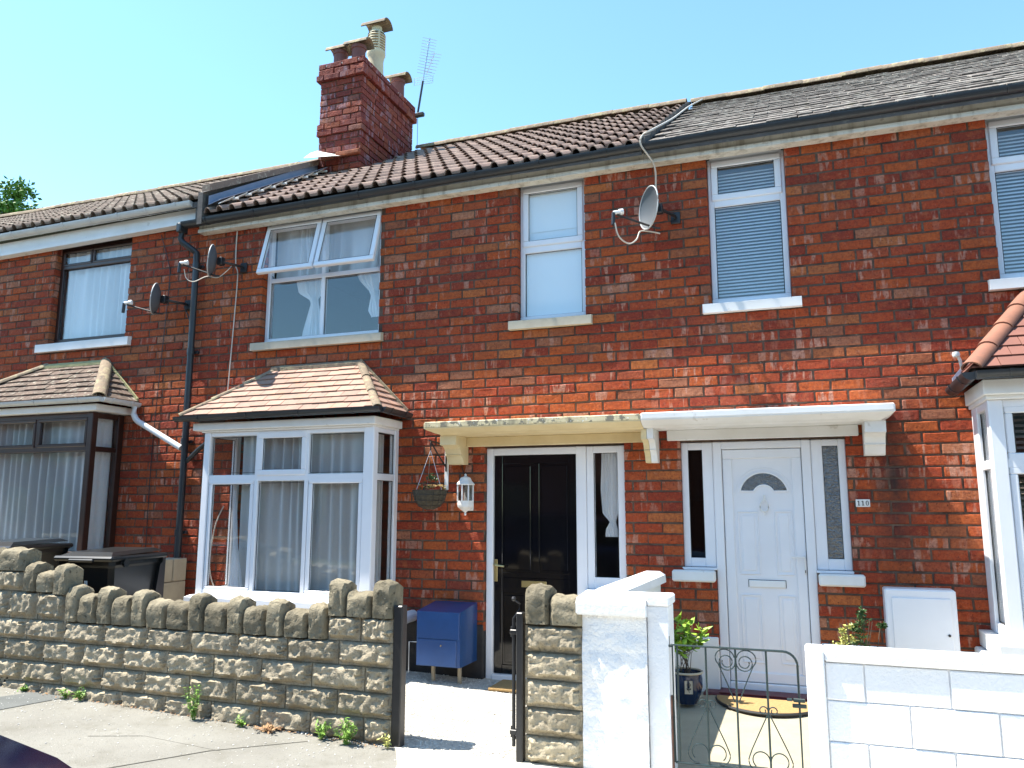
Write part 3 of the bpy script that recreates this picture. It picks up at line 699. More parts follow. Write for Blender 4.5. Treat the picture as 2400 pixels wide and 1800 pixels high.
# ---- chimney
CX0, CX1, CY0, CY1 = -5.585, -4.965, 1.65, 3.02
m = MB(); m.box(CX0+.012, CX1-.012, CY0+.012, CY1-.012, 5.3, 7.09); chim = m.build('chimney_stack', MORTAR, h2)
bk = MB()
def course(z, ex, k, a0=CX0, a1=CX1, b0=CY0, b1=CY1):
    x0, x1, y0, y1 = a0-ex, a1+ex, b0-ex, b1+ex
    for face in range(4):
        if face in (0, 1): s0, s1 = x0, x1
        else: s0, s1 = y0+.10, y1-.10
        off = (k % 2)*.1175; x = s0-off
        while x < s1-.02:
            a = max(x, s0); b = min(x+.223, s1)
            if b-a > .03:
                p, f = brick_geo(b-a, .071, .10, .003, .006); rr = R.random(); rr = rr*.5 if R.random() < .6 else rr
                jy = R.uniform(-.003, .003)
                if face == 0: q = [(a+u[0], y0+u[1]+jy, z+u[2]) for u in p]
                elif face == 1: q = [(a+u[0], y1-u[1], z+u[2]) for u in p]
                elif face == 2: q = [(x1-u[1]+jy, a+u[0], z+u[2]) for u in p]
                else: q = [(x0+u[1], a+u[0], z+u[2]) for u in p]
                bk.add(q, f, rr)
            x += .235
z = 5.30; k = 0
while z < 7.08:
    ex = 0
    if z > 6.80: ex = .025
    if 6.865 < z < 6.96 : ex = .045
    if 6.13 < z < 6.29: ex = .022
    course(z, ex, k); z += .083; k += 1
bk.build('brickwork', BRC, chim, attr=True, kind='stuff')
m = MB(); m.box(CX0-.02, CX1+.02, CY0-.02, CY1+.02, 7.07, 7.10, .008); m.add([(-5.60, 1.52, 5.86), (-5.15, 1.50, 5.74), (-5.15, 1.66, 5.80), (-5.60, 1.66, 5.95), (-5.62, 1.40, 5.74), (-5.2, 1.4, 5.70)], [(0,1,2,3), (0,4,5,1)])
m.build('flaunching', LEADE, chim)
m = MB(); m.box(-5.30, -4.955, 1.60, 1.66, 5.80, 5.86, .012); m.build('projecting_brick', BR, chim); m = MB(); m.box(-5.16, -4.955, 1.615, 1.66, 5.52, 5.58, .01); m.build('projecting_brick', BR, chim)
def cowl(parent, cx, cy, z, mat, r=.115, L_=.34):
    m = MB(); v = []; k = 10
    for yy in (-L_/2, L_/2):
        for rr in (r, r-.016):
            for j in range(k+1): t = math.pi*(.04+.92*j/k); v.append((cx+yy, cy+rr*math.cos(t), z+rr*math.sin(t)*.9))
    K = k+1; f = []
    for j in range(k): f += [(j, j+1, 2*K+j+1, 2*K+j), (K+j, 3*K+j, 3*K+j+1, K+j+1), (j, K+j, K+j+1, j+1), (2*K+j, 2*K+j+1, 3*K+j+1, 3*K+j)]
    m.add(v, f); return m.build('cowl', mat, parent, smooth=True)
for cx, cy, zt in ((-5.44, 1.86, 7.39), (-5.155, 1.84, 7.40), (-5.12, 2.84, 7.46)):
    m = MB(); m.lathe([(.10, 7.08), (.10, 7.10), (.092, 7.13), (.088, zt-.05), (.10, zt-.045), (.10, zt), (.085, zt), (.08, 7.15)], cx, cy, 18)
    p = m.build('chimney_pot', POTDARK, chim, smooth=True)
    o = MB(); cw = cowl(chim, cx, cy, zt-.01, RIDGE)
cx, cy = -5.12, 2.22
m = MB(); m.lathe([(.13, 7.08), (.125, 7.16), (.105, 7.22), (.10, 7.40), (.11, 7.46), (.125, 7.49), (.125, 7.53), (.112, 7.55)], cx, cy, 20)
for i in range(6):
    z0 = 7.555+i*.038; m.lathe([(.100, z0), (.124, z0+.005), (.118, z0+.022), (.098, z0+.024)], cx, cy, 20)
for i in range(6):
    a = i*math.pi/3+.3; m.box(cx+.108*math.cos(a)-.012, cx+.108*math.cos(a)+.012, cy+.108*math.sin(a)-.012, cy+.108*math.sin(a)+.012, 7.54, 7.785)
m.lathe([(.12, 7.785), (.10, 7.82), (.07, 7.845), (.07, 7.90), (.0, 7.90)], cx, cy, 20)
m.build('chimney_pot', BUFF, chim, smooth=True); cowl(chim, cx, cy, 7.88, RIDGE, .125, .36)

# ---- plain tiled lean-to roofs over bay windows
def hip_roof(bay, e0, e1, r0, r1, mat, rows, tw, hipmat, edge_mat=None, side_rows=None, jit=.004, th=.012, hipr=.05, side='both', hipseg=4):
    """e0,e1 eave corners (front), r0,r1 ridge ends on the wall; side slopes run back to the wall at eave height"""
    e0, e1, r0, r1 = map(Vector, (e0, e1, r0, r1)); w0 = Vector((e0.x, -.004, e0.z)); w1 = Vector((e1.x, -.004, e1.z))
    m = MB(); dn = Vector((0, 0, -.035))
    for q in ([e0, e1, r1, r0], [e1, w1, r1], [w0, e0, r0]): m.add([p+dn for p in q], [tuple(range(len(q)))])
    deck = m.build('bay_roof', GABLE, bay)
    def field(a0, a1, b0, b1, nrow, ph):
        nrm = (a1-a0).cross(b0-a0+(b1-a1)); nrm.normalize()
        if nrm.z < 0: nrm = -nrm
        L0 = (a1-a0).length; ux = (a1-a0).normalized(); up_ = ((b0+b1)/2-(a0+a1)/2); up_ = up_-ux*up_.dot(ux)
        for r_ in range(nrow):
            t0 = r_/nrow; t1 = min(1, (r_+1.35)/nrow)
            def ed(t): return a0+(b0-a0)*t, a1+(b1-a1)*t
            s0, s1 = ed(t0); q0, q1 = ed(t1)
            u0 = (s0-a0).dot(ux); u1 = (s1-a0).dot(ux); v0 = (q0-a0).dot(ux); v1 = (q1-a0).dot(ux)
            x = -tw+((r_+ph) % 2)*tw/2
            while x < L0:
                a = x; b = x+tw-.004; x += tw
                la, lb = max(a, u0), min(b, u1); ta, tb = max(a, v0), min(b, v1)
                if lb-la < .02 and tb-ta < .02: continue
                la, lb = (la, lb) if lb > la else ((max(a, min(b, u0)),)*2 if a < u0 else (max(a, min(b, u1)),)*2)
                ta, tb = (ta, tb) if tb > ta else ((max(a, min(b, v0)),)*2 if a < v0 else (max(a, min(b, v1)),)*2)
                lf = R.uniform(0, jit)+.013; dd = R.uniform(-.004, .004)
                P = lambda u, t, h_: a0+ux*u+up_*t+nrm*h_
                dt = dd/up_.length
                pl = [P(la, t0+dt, lf), P(lb, t0+dt, lf), P(tb, t1, .0), P(ta, t1, .0)]
                k = MB(); k.add(pl+[p-nrm*th for p in pl], [(0,1,2,3), (7,6,5,4), (0,4,5,1), (1,5,6,2), (2,6,7,3), (3,7,4,0)])
                k.build('roof_tile', mat, bay)
    field(e0, e1, r0, r1, rows, 0); field(e1, w1, r1, r1, rows, 1); field(w0, e0, r0, r0, rows, 1)
    for a, b in ((e0, r0), (e1, r1)):
        n = hipseg; d = (b-a)/n; dirn = d.normalized(); sdv = dirn.cross(Vector((0, 0, 1))).normalized(); nv = sdv.cross(dirn)
        for i in range(n):
            p = a+d*i+nv*.004; q = a+d*(i+1)+d*.08-nv*.004; v = []; K = 9; mm = MB()
            for pt, rr in ((p, hipr*1.08), (q, hipr)):
                for r2_ in (rr, rr-.012):
                    for j in range(K): t = math.pi*j/(K-1); v.append(pt+sdv*r2_*math.cos(t)+nv*(r2_*.8*math.sin(t)-.006))
            f = []
            for j in range(K-1): f += [(j, j+1, 2*K+j+1, 2*K+j), (K+j, 3*K+j, 3*K+j+1, K+j+1), (j, K+j, K+j+1, j+1), (2*K+j, 2*K+j+1, 3*K+j+1, 3*K+j)]
            mm.add(v, f); mm.build('hip_tile', hipmat, bay, smooth=True)
    fl = MB(); z_ = r0.z
    fl.prismx([(-.005, z_-.02), (-.03, z_-.01), (-.03, z_+.02), (-.005, z_+.045)], r0.x-.02, r1.x+.02)
    for a, b in ((r0, w0), (r1, w1)):
        fl.poly([a+Vector((0, 0, .045)), a+Vector((0, 0, 0)), b+Vector((0, 0, .0)), b+Vector((0, 0, .045))], (0, -.022, 0))
    fl.build('mortar_edge', edge_mat or LEADE, bay)

# ---- bay window of the middle house
BX0, BX1, BYF = -5.235, -3.425, -.45
m = MB(); zb, zt = .66, 2.135
def post(m_, x0, x1, y0, y1, z0, z1, c=.006): m_.box(x0, x1, y0, y1, z0, z1, c)
post(m, BX0, BX0+.07, BYF, BYF+.07, zb, zt); post(m, BX1-.10, BX1, BYF, BYF+.08, zb, zt)      # corner posts
post(m, BX0+.002, BX0+.06, -.06, 0, zb, zt); post(m, BX1-.062, BX1-.002, -.065, 0, zb, zt)         # wall posts
F0, F1 = BX0+.07, BX1-.10
m.box(F0, F1, BYF+.008, BYF+.065, zt-.04, zt-.002, .004); m.box(F0, F1, BYF+.006, BYF+.066, zb, zb+.055, .004)
m.box(F0, F1, BYF+.01, BYF+.062, 1.68, 1.738, .004)
for x in (-4.632, -4.10): m.box(x-.02, x+.02, BYF+.009, BYF+.063, zb+.054, zt-.039, .004)
for xa, xb in ((BX0+.006, BX0+.055), (BX1-.06, BX1-.008)):
    m.box(xa, xb, BYF+.079, -.064, zt-.04, zt-.002, .004); m.box(xa, xb, BYF+.079, -.064, zb, zb+.055, .004); m.box(xa, xb, BYF+.079, -.064, 1.68, 1.738, .004)
bay2 = m.build('bay_window', UPVC, h2)
y = BYF+.02
cols = ((F0, -4.652), (-4.612, -4.12), (-4.08, F1))
fixed(bay2, cols[0][0]+.02, cols[0][1]-.002, 1.755, 2.085, y); leaf_light(bay2, cols[1][0]-.012, cols[1][1]+.012, 1.728, 2.115, y-.008, UPVC, .052); fixed(bay2, cols[2][0]+.008, cols[2][1]-.004, 1.748, 2.085, y)
leaf_light(bay2, cols[0][0]+.004, cols[0][1]-.004, .70, 1.695, y, UPVC, .042); fixed(bay2, cols[1][0]+.008, cols[1][1]-.006, .725, 1.665, y); leaf_light(bay2, cols[2][0]+.004, cols[2][1]-.004, .70, 1.695, y, UPVC, .042)
for xs_ in (BX1-.034, BX0+.028):
    for z0, z1 in ((.715, 1.68), (1.738, 2.093)):
        q = MB(); q.box(xs_, xs_+.006, BYF+.08, -.066, z0, z1); q.build('pane', GLASS, bay2)
        q = MB()
        for a, b, c, d in ((BYF+.08, BYF+.088, z0, z1), (-.074, -.066, z0, z1), (BYF+.08, -.066, z0, z0+.006), (BYF+.08, -.066, z1-.006, z1)): q.box(xs_+.008, xs_+.012, a, b, c, d)
        q.build('gasket', RUBBER, bay2)
m = MB(); m.prismx([(BYF-.07, zb-.055), (BYF-.07, zb-.012), (BYF+.0, zb+.0), (.0, zb-.002), (.0, zb-.055)], BX0-.06, BX1+.05); m.build('sill', UPVC, bay2)
m = MB(); m.box(BX0+.02, BX1-.02, BYF+.03, -.0, .0, zb-.056, .004); m.build('base_wall', PAINT, bay2)
m = MB(); m.box(BX0-.10, BX1+.03, BYF-.05, 0, 2.152, 2.222, .006); m.box(BX0-.02, BX1+.0, BYF-.02, 0, 2.134, 2.153, .004); m.build('fascia_board', PAINT, bay2)
hip_roof(bay2, (-5.44, -.56, 2.285), (-3.335, -.56, 2.285), (-4.83, 0, 2.775), (-3.845, 0, 2.785), TILEB, 8, .165, RIDGE, RIDGE, hipr=.038, jit=.006, hipseg=3)
gutter(bay2, (-5.47, -.575, 2.275), (-3.29, -.575, 2.285), BLACKP, .045, 4); gutter(bay2, (-3.30, -.56, 2.285), (-3.30, -.06, 2.28), BLACKP, .045, 2)
for x0_, c_, w_, zt_ in ((-4.86, -4.17, 1.38, 2.08),):
    curtain(bay2, [(2.10, c_, w_), (1.4, c_, w_), (.70, c_+.01, w_-.02)], -.345, 12, .024, NET, 190)
curtain(bay2, [(2.10, -.22, .36), (.7, -.22, .36)], -3.56, 3, .012, NET, 50, along='y')
curtain(bay2, [(1.68, -4.93, .03), (1.1, -4.89, .05), (.70, -4.86, .16)], -.36, 2, .01, NETT, 20)
m = MB(); m.tube([(-5.79, -.055, 1.90), (-5.60, -.10, 2.02), (-5.45, -.12, 2.10)], .024, 10); m.tube([(-5.45, -.12, 2.10), (-5.43, -.2, 2.2)], .024, 10); m.build('downpipe', BLACKP, h2, smooth=True)

# ---- bay window of the left house (brown)
m = MB(); bx0, bx1, by = -8.56, -6.70, -.40; zb1, zt1 = .95, 2.40
m.box(bx0, bx0+.09, by, by+.09, zb1, zt1, .006); m.box(bx1-.07, bx1, by, by+.07, zb1, zt1, .006); m.box(bx1-.065, bx1-.003, -.075, 0, zb1, zt1, .006)
m.box(bx0+.09, bx1-.07, by+.01, by+.065, zt1-.055, zt1-.002, .004); m.box(bx0+.09, bx1-.07, by+.01, by+.065, zb1, zb1+.06, .004); m.box(bx0+.09, bx1-.07, by+.008, by+.062, 2.005, 2.055, .004)
for x in (-7.47, -8.15): m.box(x-.02, x+.02, by+.011, by+.063, 2.054, zt1-.054, .004)
for za, zc in ((zt1-.055, zt1-.002), (zb1, zb1+.06), (2.005, 2.055)): m.box(bx1-.06, bx1-.008, by+.069, -.074, za, zc, .004)
bay1 = m.build('bay_window', BROWN, h1)
fixed(bay1, bx0+.092, bx1-.072, zb1+.062, 2.003, by+.02)
for a, b in ((-7.45, bx1-.074), (-8.13, -7.49)): leaf_light(bay1, a, b, 2.05, zt1-.05, by+.014, BROWN, .034)
for z0, z1 in ((zb1+.06, 2.005), (2.055, zt1-.055)): q = MB(); q.box(bx1-.034, bx1-.028, by+.07, -.074, z0, z1); q.build('pane', GLASS, bay1)
m = MB(); m.box(bx0, bx1, by+.02, 0, .1, zb1-.002, .005); m.box(bx0-.02, bx1+.03, by-.05, 0, zb1-.04, zb1-.001, .005); m.build('base_wall', PAINT, bay1)
m = MB(); m.box(bx0-.08, bx1+.10, by-.06, 0, 2.405, 2.475, .006); m.build('fascia_board', PAINT, bay1)
curtain(bay1, [(2.38, -7.60, 1.6), (1.0, -7.60, 1.6)], by+.115, 15, .028, NET, 220)
curtain(bay1, [(2.38, -.20, .30), (1.0, -.20, .30)], bx1-.10, 4, .008, NETT, 40, along='y')
hip_roof(bay1, (-8.80, -.50, 2.535), (-6.53, -.50, 2.535), (-7.97, 0, 2.985), (-7.02, 0, 2.995), TILEM, 7, .15, RIDGE, pm('mossy_mortar', (.42, .40, .20), (.30, .28, .14), 12, .95, 50, .8, .01), jit=.010, hipr=.062, hipseg=1, th=.014)
gutter(bay1, (-8.85, -.515, 2.525), (-6.47, -.515, 2.525), GREYP, .045, 4); gutter(bay1, (-6.49, -.50, 2.525), (-6.49, -.04, 2.52), GREYP, .045, 2)
m = MB(); m.tube([(-6.49, -.09, 2.48), (-6.49, -.09, 2.40), (-6.465, -.085, 2.35), (-6.43, -.08, 2.32), (-5.86, -.07, 2.035)], .03, 12)
m.build('downpipe', pm('white_plastic_pipe', (.74, .75, .76), (.68, .69, .7), 5, .35, 30, .03), h1, smooth=True)

# ---- bay window of the right house
cx0, cx1, cyf = 1.145, 2.85, -.55; zb3, zt3 = .63, 2.14
m = MB()
m.box(cx0, cx0+.085, cyf, cyf+.09, zb3, zt3, .006); m.box(cx1-.085, cx1, cyf, cyf+.09, zb3, zt3, .006); m.box(cx0+.003, cx0+.075, -.17, 0, zb3, zt3, .006)
m.box(cx0+.085, cx1-.085, cyf+.01, cyf+.07, zt3-.05, zt3-.002, .004); m.box(cx0+.085, cx1-.085, cyf+.01, cyf+.07, zb3, zb3+.06, .004); m.box(cx0+.085, cx1-.085, cyf+.008, cyf+.068, 1.70, 1.76, .004)
for x in (1.75, 2.3): m.box(x-.03, x+.03, cyf+.011, cyf+.067, zb3+.059, zt3-.049, .004)
for za, zc in ((zt3-.05, zt3-.002), (zb3, zb3+.07), (1.70, 1.76)): m.box(cx0+.006, cx0+.062, cyf+.089, -.169, za, zc, .004)
bay3 = m.build('bay_window', UPVC, h3)
for a, b in ((cx0+.09, 1.715), (1.785, 2.265), (2.335, cx1-.09)):
    leaf_light(bay3, a, b, 1.75, zt3-.045, cyf+.02, UPVC, .045); leaf_light(bay3, a, b, zb3+.055, 1.705, cyf+.02, UPVC, .045)
for z0, z1 in ((zb3+.075, 1.70), (1.76, zt3-.055)):
    q = MB(); q.box(cx0+.03, cx0+.036, cyf+.09, -.17, z0, z1); q.build('pane', GLASS, bay3)
    q = MB()
    for a, b, c, d in ((cyf+.09, cyf+.098, z0, z1), (-.178, -.170, z0, z1), (cyf+.09, -.17, z0, z0+.006)): q.box(cx0+.024, cx0+.029, a, b, c, d)
    q.build('gasket', RUBBER, bay3)
blind(bay3, cx0+.09, cx1-.09, zb3+.08, 2.08, cyf+.14, BLINDB, .036)
m = MB(); m.prismx([(cyf-.08, zb3-.10), (cyf-.08, zb3-.015), (cyf, zb3), (.0, zb3-.002), (0, zb3-.10)], cx0-.07, cx1+.05); m.build('sill', PAINT, bay3)
m = MB(); m.box(cx0, cx1, cyf+.02, 0, .05, zb3-.101, .005); m.box(cx0-.11, cx0-.001, cyf-.02, -.02, .05, .52, .01); m.build('base_wall', PAINT, bay3)
m = MB(); m.box(cx0-.03, cx1+.05, cyf-.07, 0, 2.165, 2.265, .006); m.box(cx0-.012, cx1+.02, cyf-.03, 0, 2.139, 2.166, .004); m.build('fascia_board', PAINT, bay3)
hip_roof(bay3, (1.045, -.70, 2.325), (2.95, -.70, 2.325), (1.58, 0, 2.96), (2.45, 0, 2.96), TILER, 8, .165, CLAYR, LEAD, hipr=.062, jit=.003, hipseg=4)
gutter(bay3, (1.06, -.725, 2.30), (2.98, -.725, 2.31), BLACKP, .05, 5); gutter(bay3, (1.035, -.06, 2.285), (1.035, -.72, 2.30), BLACKP, .05, 2)
m = MB(); m.tube([(1.01, -.60, 2.34), (1.0, -.61, 2.40), (.985, -.62, 2.43)], .010, 8); m.lathe([(0, 2.415), (.02, 2.42), (.024, 2.435), (.02, 2.45), (0, 2.455)], .978, -.625, 10); m.build('hook', GREYP, bay3, smooth=True)

# ---- canopies over the doors
def canopy(h, x0, x1, ztop, mat, mat2, lend, rend, depth=.38):
    m = MB(); L0 = .10 if lend else 0; R0 = .08 if rend else 0
    rings = [(ztop-.103, depth-.13, 1.0), (ztop-.095, depth-.11, 1.0), (ztop-.088, depth-.07, .75), (ztop-.06, depth-.015, .12), (ztop-.052, depth-.002, 0), (ztop-.012, depth, 0), (ztop, depth-.012, .05), (ztop+.02, .0, .05)]
    v = []
    for z_, d_, i_ in rings: v += [(x0+L0*i_, .0, z_), (x0+L0*i_, -d_, z_), (x1-R0*i_, -d_, z_), (x1-R0*i_, .0, z_)]
    # subdivide along x so the lichened edge can be uneven
    f = [(0, 1, 2, 3)]
    for k in range(len(rings)-1):
        for j in range(3): f.append((k*4+j, k*4+j+1, k*4+4+j+1, k*4+4+j))
    k = (len(rings)-1)*4; f.append((k+3, k+2, k+1, k)); m.add(v, f)
    c = m.build('canopy', mat, h)
    q = MB(); q.box(x0+.004, x1-.004, -depth-.003, -.002, ztop-.046, ztop+.004, .006); lipm = CREAMW if mat2 is CREAM else mat; q.build('drip_edge', lipm, c)
    q = MB(); q.box(x0+L0+.14, x1-R0-(.14 if rend else .02), -.045, .0, ztop-.185, ztop-.104, .004); q.build('fillet', mat2, c)
    return c
def corbel(c, x0, x1, mat, zt_=2.02, zb_=1.815, dp=.27):
    m = MB(); pr = [(0, zt_), (-dp, zt_), (-dp, zt_-.078), (-dp*.84, zt_-.082), (-dp*.76, zt_-.088), (-dp*.66, zt_-.105), (-dp*.60, zt_-.13), (-dp*.56, zt_-.15), (-dp*.58, zt_-.158), (-dp*.50, zt_-.17), (-dp*.42, zt_-.20), (-dp*.36, zb_+.01), (-dp*.32, zb_), (0, zb_)]
    m.prismx(pr, x0, x1); return m.build('bracket', mat, c)
c2 = canopy(h2, -2.98, -1.142, 2.155, CREAM, CREAM, True, False, .40); corbel(c2, -2.888, -2.74, CREAM, 2.051)
corbel(c2, -1.165, -1.121, CREAM, 2.051, 1.80)
c3 = canopy(h3, -1.14, .622, 2.16, PAINT, PAINT, False, True, .40); corbel(c3, -1.119, -1.07, PAINT, 2.056, 1.80); corbel(c3, .43, .568, PAINT, 2.056, 1.825)

# ---- black door with sidelight
DY = .05
m = MB(); ft = 1.958
m.box(-2.582, -2.522, DY-.01, DY+.06, .03, ft, .005); m.box(-1.778, -1.690, DY-.01, DY+.06, .03, ft, .005); m.box(-2.522, -1.778, DY-.008, DY+.06, 1.896, ft-.001, .005); m.box(-2.522, -1.778, DY-.02, DY+.06, .028, .075, .006)
m.box(-1.688, -1.628, DY-.006, DY+.06, .795, ft-.001, .006); m.box(-1.425, -1.362, DY-.006, DY+.06, .795, ft-.001, .006); m.box(-1.63, -1.424, DY-.005, DY+.059, 1.898, ft-.002, .005); m.box(-1.63, -1.424, DY-.005, DY+.059, .795, .888, .005)
df = m.build('door_frame', UPVC, h2); fixed(df, -1.628, -1.425, .888, 1.898, DY+.004, GLASS)
m = MB(); m.box(-1.70, -1.345, -.035, .10, .765, .794, .004); m.build('sill', UPVC, df)
curtain(df, [(1.90, -1.50, .15), (1.6, -1.51, .16), (1.40, -1.51, .13), (1.33, -1.49, .05), (1.27, -1.50, .10), (1.21, -1.50, .11)], .13, 3, .012, NETT, 40)
q = MB(); q.box(-1.688, -1.362, .02, .10, .05, .764); q.build('brick_panel', BR, df)
m = MB(); D0, D1 = -2.520, -1.780; dz0, dz1 = .077, 1.894; yb = DY+.02
m.box(D0, D1, yb+.012, yb+.045, dz0, dz1)
st = [(D0, -2.445, dz0, dz1), (-1.845, D1, dz0, dz1)]
for a, b, c, d in st: m.box(a, b, yb, yb+.013, c, d, .004)
for c, d in ((1.82, dz1), (.86, .905), (.735, .86), (dz0, .15)): m.box(-2.446, -1.844, yb+.0006, yb+.013, c, d, .003)
m.box(-2.172, -2.112, yb+.001, yb+.013, .15, .736, .003); m.box(-2.172, -2.112, yb+.001, yb+.013, .904, 1.821, .003)
door2 = m.build('front_door', BLACKG, h2)
for a, b in ((-2.445, -2.172), (-2.112, -1.845)):
    for c, d in ((.905, 1.82), (.15, .735)):
        q = MB(); q.box(a+.02, b-.02, yb+.004, yb+.0125, c+.02, d-.02, .007)
        q.build('door_panel', BLACKG, door2)
m = MB(); m.box(-2.27, -2.05, yb-.006, yb+.001, .785, .838, .002); m.build('letterbox', BRASS, door2)
m = MB(); m.box(-2.516, -2.488, yb-.006, yb+.001, .825, 1.01, .002); m.tube([(-2.502, yb-.006, .965), (-2.502, yb-.045, .965), (-2.49, yb-.05, .963), (-2.41, yb-.05, .955)], .008, 8); m.build('door_handle', BRASS, door2)

# ---- white door with two sidelights
m = MB(); WY = .035
for a, b, s in ((-.905, -.66, 0), (.066, .31, 1)):
    g0, g1 = (-.852, -.741) if s == 0 else (.146, .256)
    z0, z1 = .995, 1.962; gz0, gz1 = (1.062, 1.902) if s == 0 else (1.075, 1.911)
    m.box(a, g0, WY+.004, WY+.06, z0, z1, .005); m.box(g1, b, WY+.004, WY+.06, z0, z1, .005)
    m.box(g0, g1, WY+.005, WY+.059, gz1, z1-.001, .004); m.box(g0, g1, WY+.005, WY+.059, z0, gz0, .004)
m.box(-.658, -.592, WY-.006, WY+.06, .09, 1.963, .006); m.box(-.002, .064, WY-.006, WY+.06, .09, 1.963, .006); m.box(-.592, -.002, WY-.005, WY+.06, 1.902, 1.962, .005); m.box(-.592, -.002, WY-.012, WY+.06, .088, .16, .006)
wf = m.build('door_frame', UPVC, h3)
fixed(wf, -.852, -.741, 1.062, 1.902, WY+.012, GLASSD); fixed(wf, .146, .256, 1.075, 1.911, WY+.012, OBSC)
m = MB(); m.box(-.84, -.66, .13, .135, 1.5, 1.9); m.build('blind', BLINDB, wf)
for a, b in ((-.992, -.664), (.070, .384)):
    m = MB(); m.box(a, b, -.05, .09, .885, .972, .012); m.build('sill', PAINT, wf); m = MB(); m.box(a+.075 if a < -.5 else a-.01, b+.01 if a < -.5 else b-.07, -.0, .09, .974, .992, .003); m.build('cill_strip', UPVC, wf)
m = MB(); e0, e1 = -.588, -.006; b0, b1 = .164, 1.898; yb = WY+.012
m.box(e0, e1, yb+.008, yb+.05, b0, b1); frame_ring(m, e0, e1, b0, b1, yb-.006, yb+.04, .072, .006)
door3 = m.build('front_door', UPVC, h3)
# fanlight: half ring
def arc(cx, cz, r, a0, a1, n): return [(cx+r*math.cos(a0+(a1-a0)*i/n), cz+r*math.sin(a0+(a1-a0)*i/n)) for i in range(n+1)]
fx, fz = -.288, 1.572
m = MB(); o_ = arc(fx, fz-.035, .182, rad(11.5), rad(168.5), 20); i_ = arc(fx, fz-.03, .078, rad(157), rad(23), 12)
m.poly([(x, yb+.0045, z) for x, z in o_+i_], (0, .003, 0)); m.build('pane', OBSC, door3)
m = MB()
def bar(pts, r_, y_): m.tube([(x, y_, z) for x, z in pts], r_, 6)
bar(o_, .008, yb+.004); bar(i_, .007, yb+.004); bar([o_[0], i_[-1]], .007, yb+.004); bar([o_[-1], i_[0]], .007, yb+.004); bar(arc(fx, fz-.035, .215, rad(5), rad(175), 20), .004, yb+.007)
m.build('moulding', UPVC, door3, smooth=True)
for a, b, c, d in ((-.492, -.335, .945, 1.422), (-.220, -.088, .945, 1.426), (-.492, -.335, .30, .80), (-.220, -.088, .30, .80)):
    m = MB(); frame_ring(m, a, b, c, d, yb+.001, yb+.012, .012, .004); m.box(a+.03, b-.03, yb+.003, yb+.012, c+.03, d-.03, .008); m.build('door_panel', UPVC, door3)
m = MB(); m.box(-.425, -.162, yb-.004, yb+.009, .853, .905, .004); m.build('letterbox', PAINT, door3)
m = MB()
for a in (-.430, -.161): m.box(a, a+.004, yb+.004, yb+.0085, .852, .906)
m.box(-.43, -.157, yb+.004, yb+.0085, .905, .909); m.build('gasket', RUBBER, door3)
m = MB(); m.box(-.024, -.010, yb-.018, yb-.005, .955, 1.10, .004); m.tube([(-.017, yb-.02, 1.085), (-.017, yb-.055, 1.085), (-.11, yb-.055, 1.083)], .007, 8); m.build('door_handle', PAINT, door3, smooth=True)
m = MB(); m.box(-.020, -.014, yb-.022, yb-.018, .97, .99); m.build('keyhole', INK, door3)
m = MB(); m.tube([(-.288, yb-.01, 1.545), (-.288, yb-.01, 1.50)], .009, 8); m.tube([(-.288+.03*math.sin(t)*(1-.2*math.cos(t)), yb-.012, 1.462+.045*math.cos(t)) for t in [i*2*math.pi/16 for i in range(17)]], .006, 6, False); m.tube([(-.288, yb-.01, 1.42), (-.288, yb-.01, 1.385)], .006, 8, True, .002); m.build('knocker', PAINT, door3, smooth=True)
m = MB(); m.box(-.775, .16, -.13, .03, .03, .105, .012); m.box(-.66, .1, -.13, .03, .104, .112, .003); m.build('door_step', MAROON, h3)

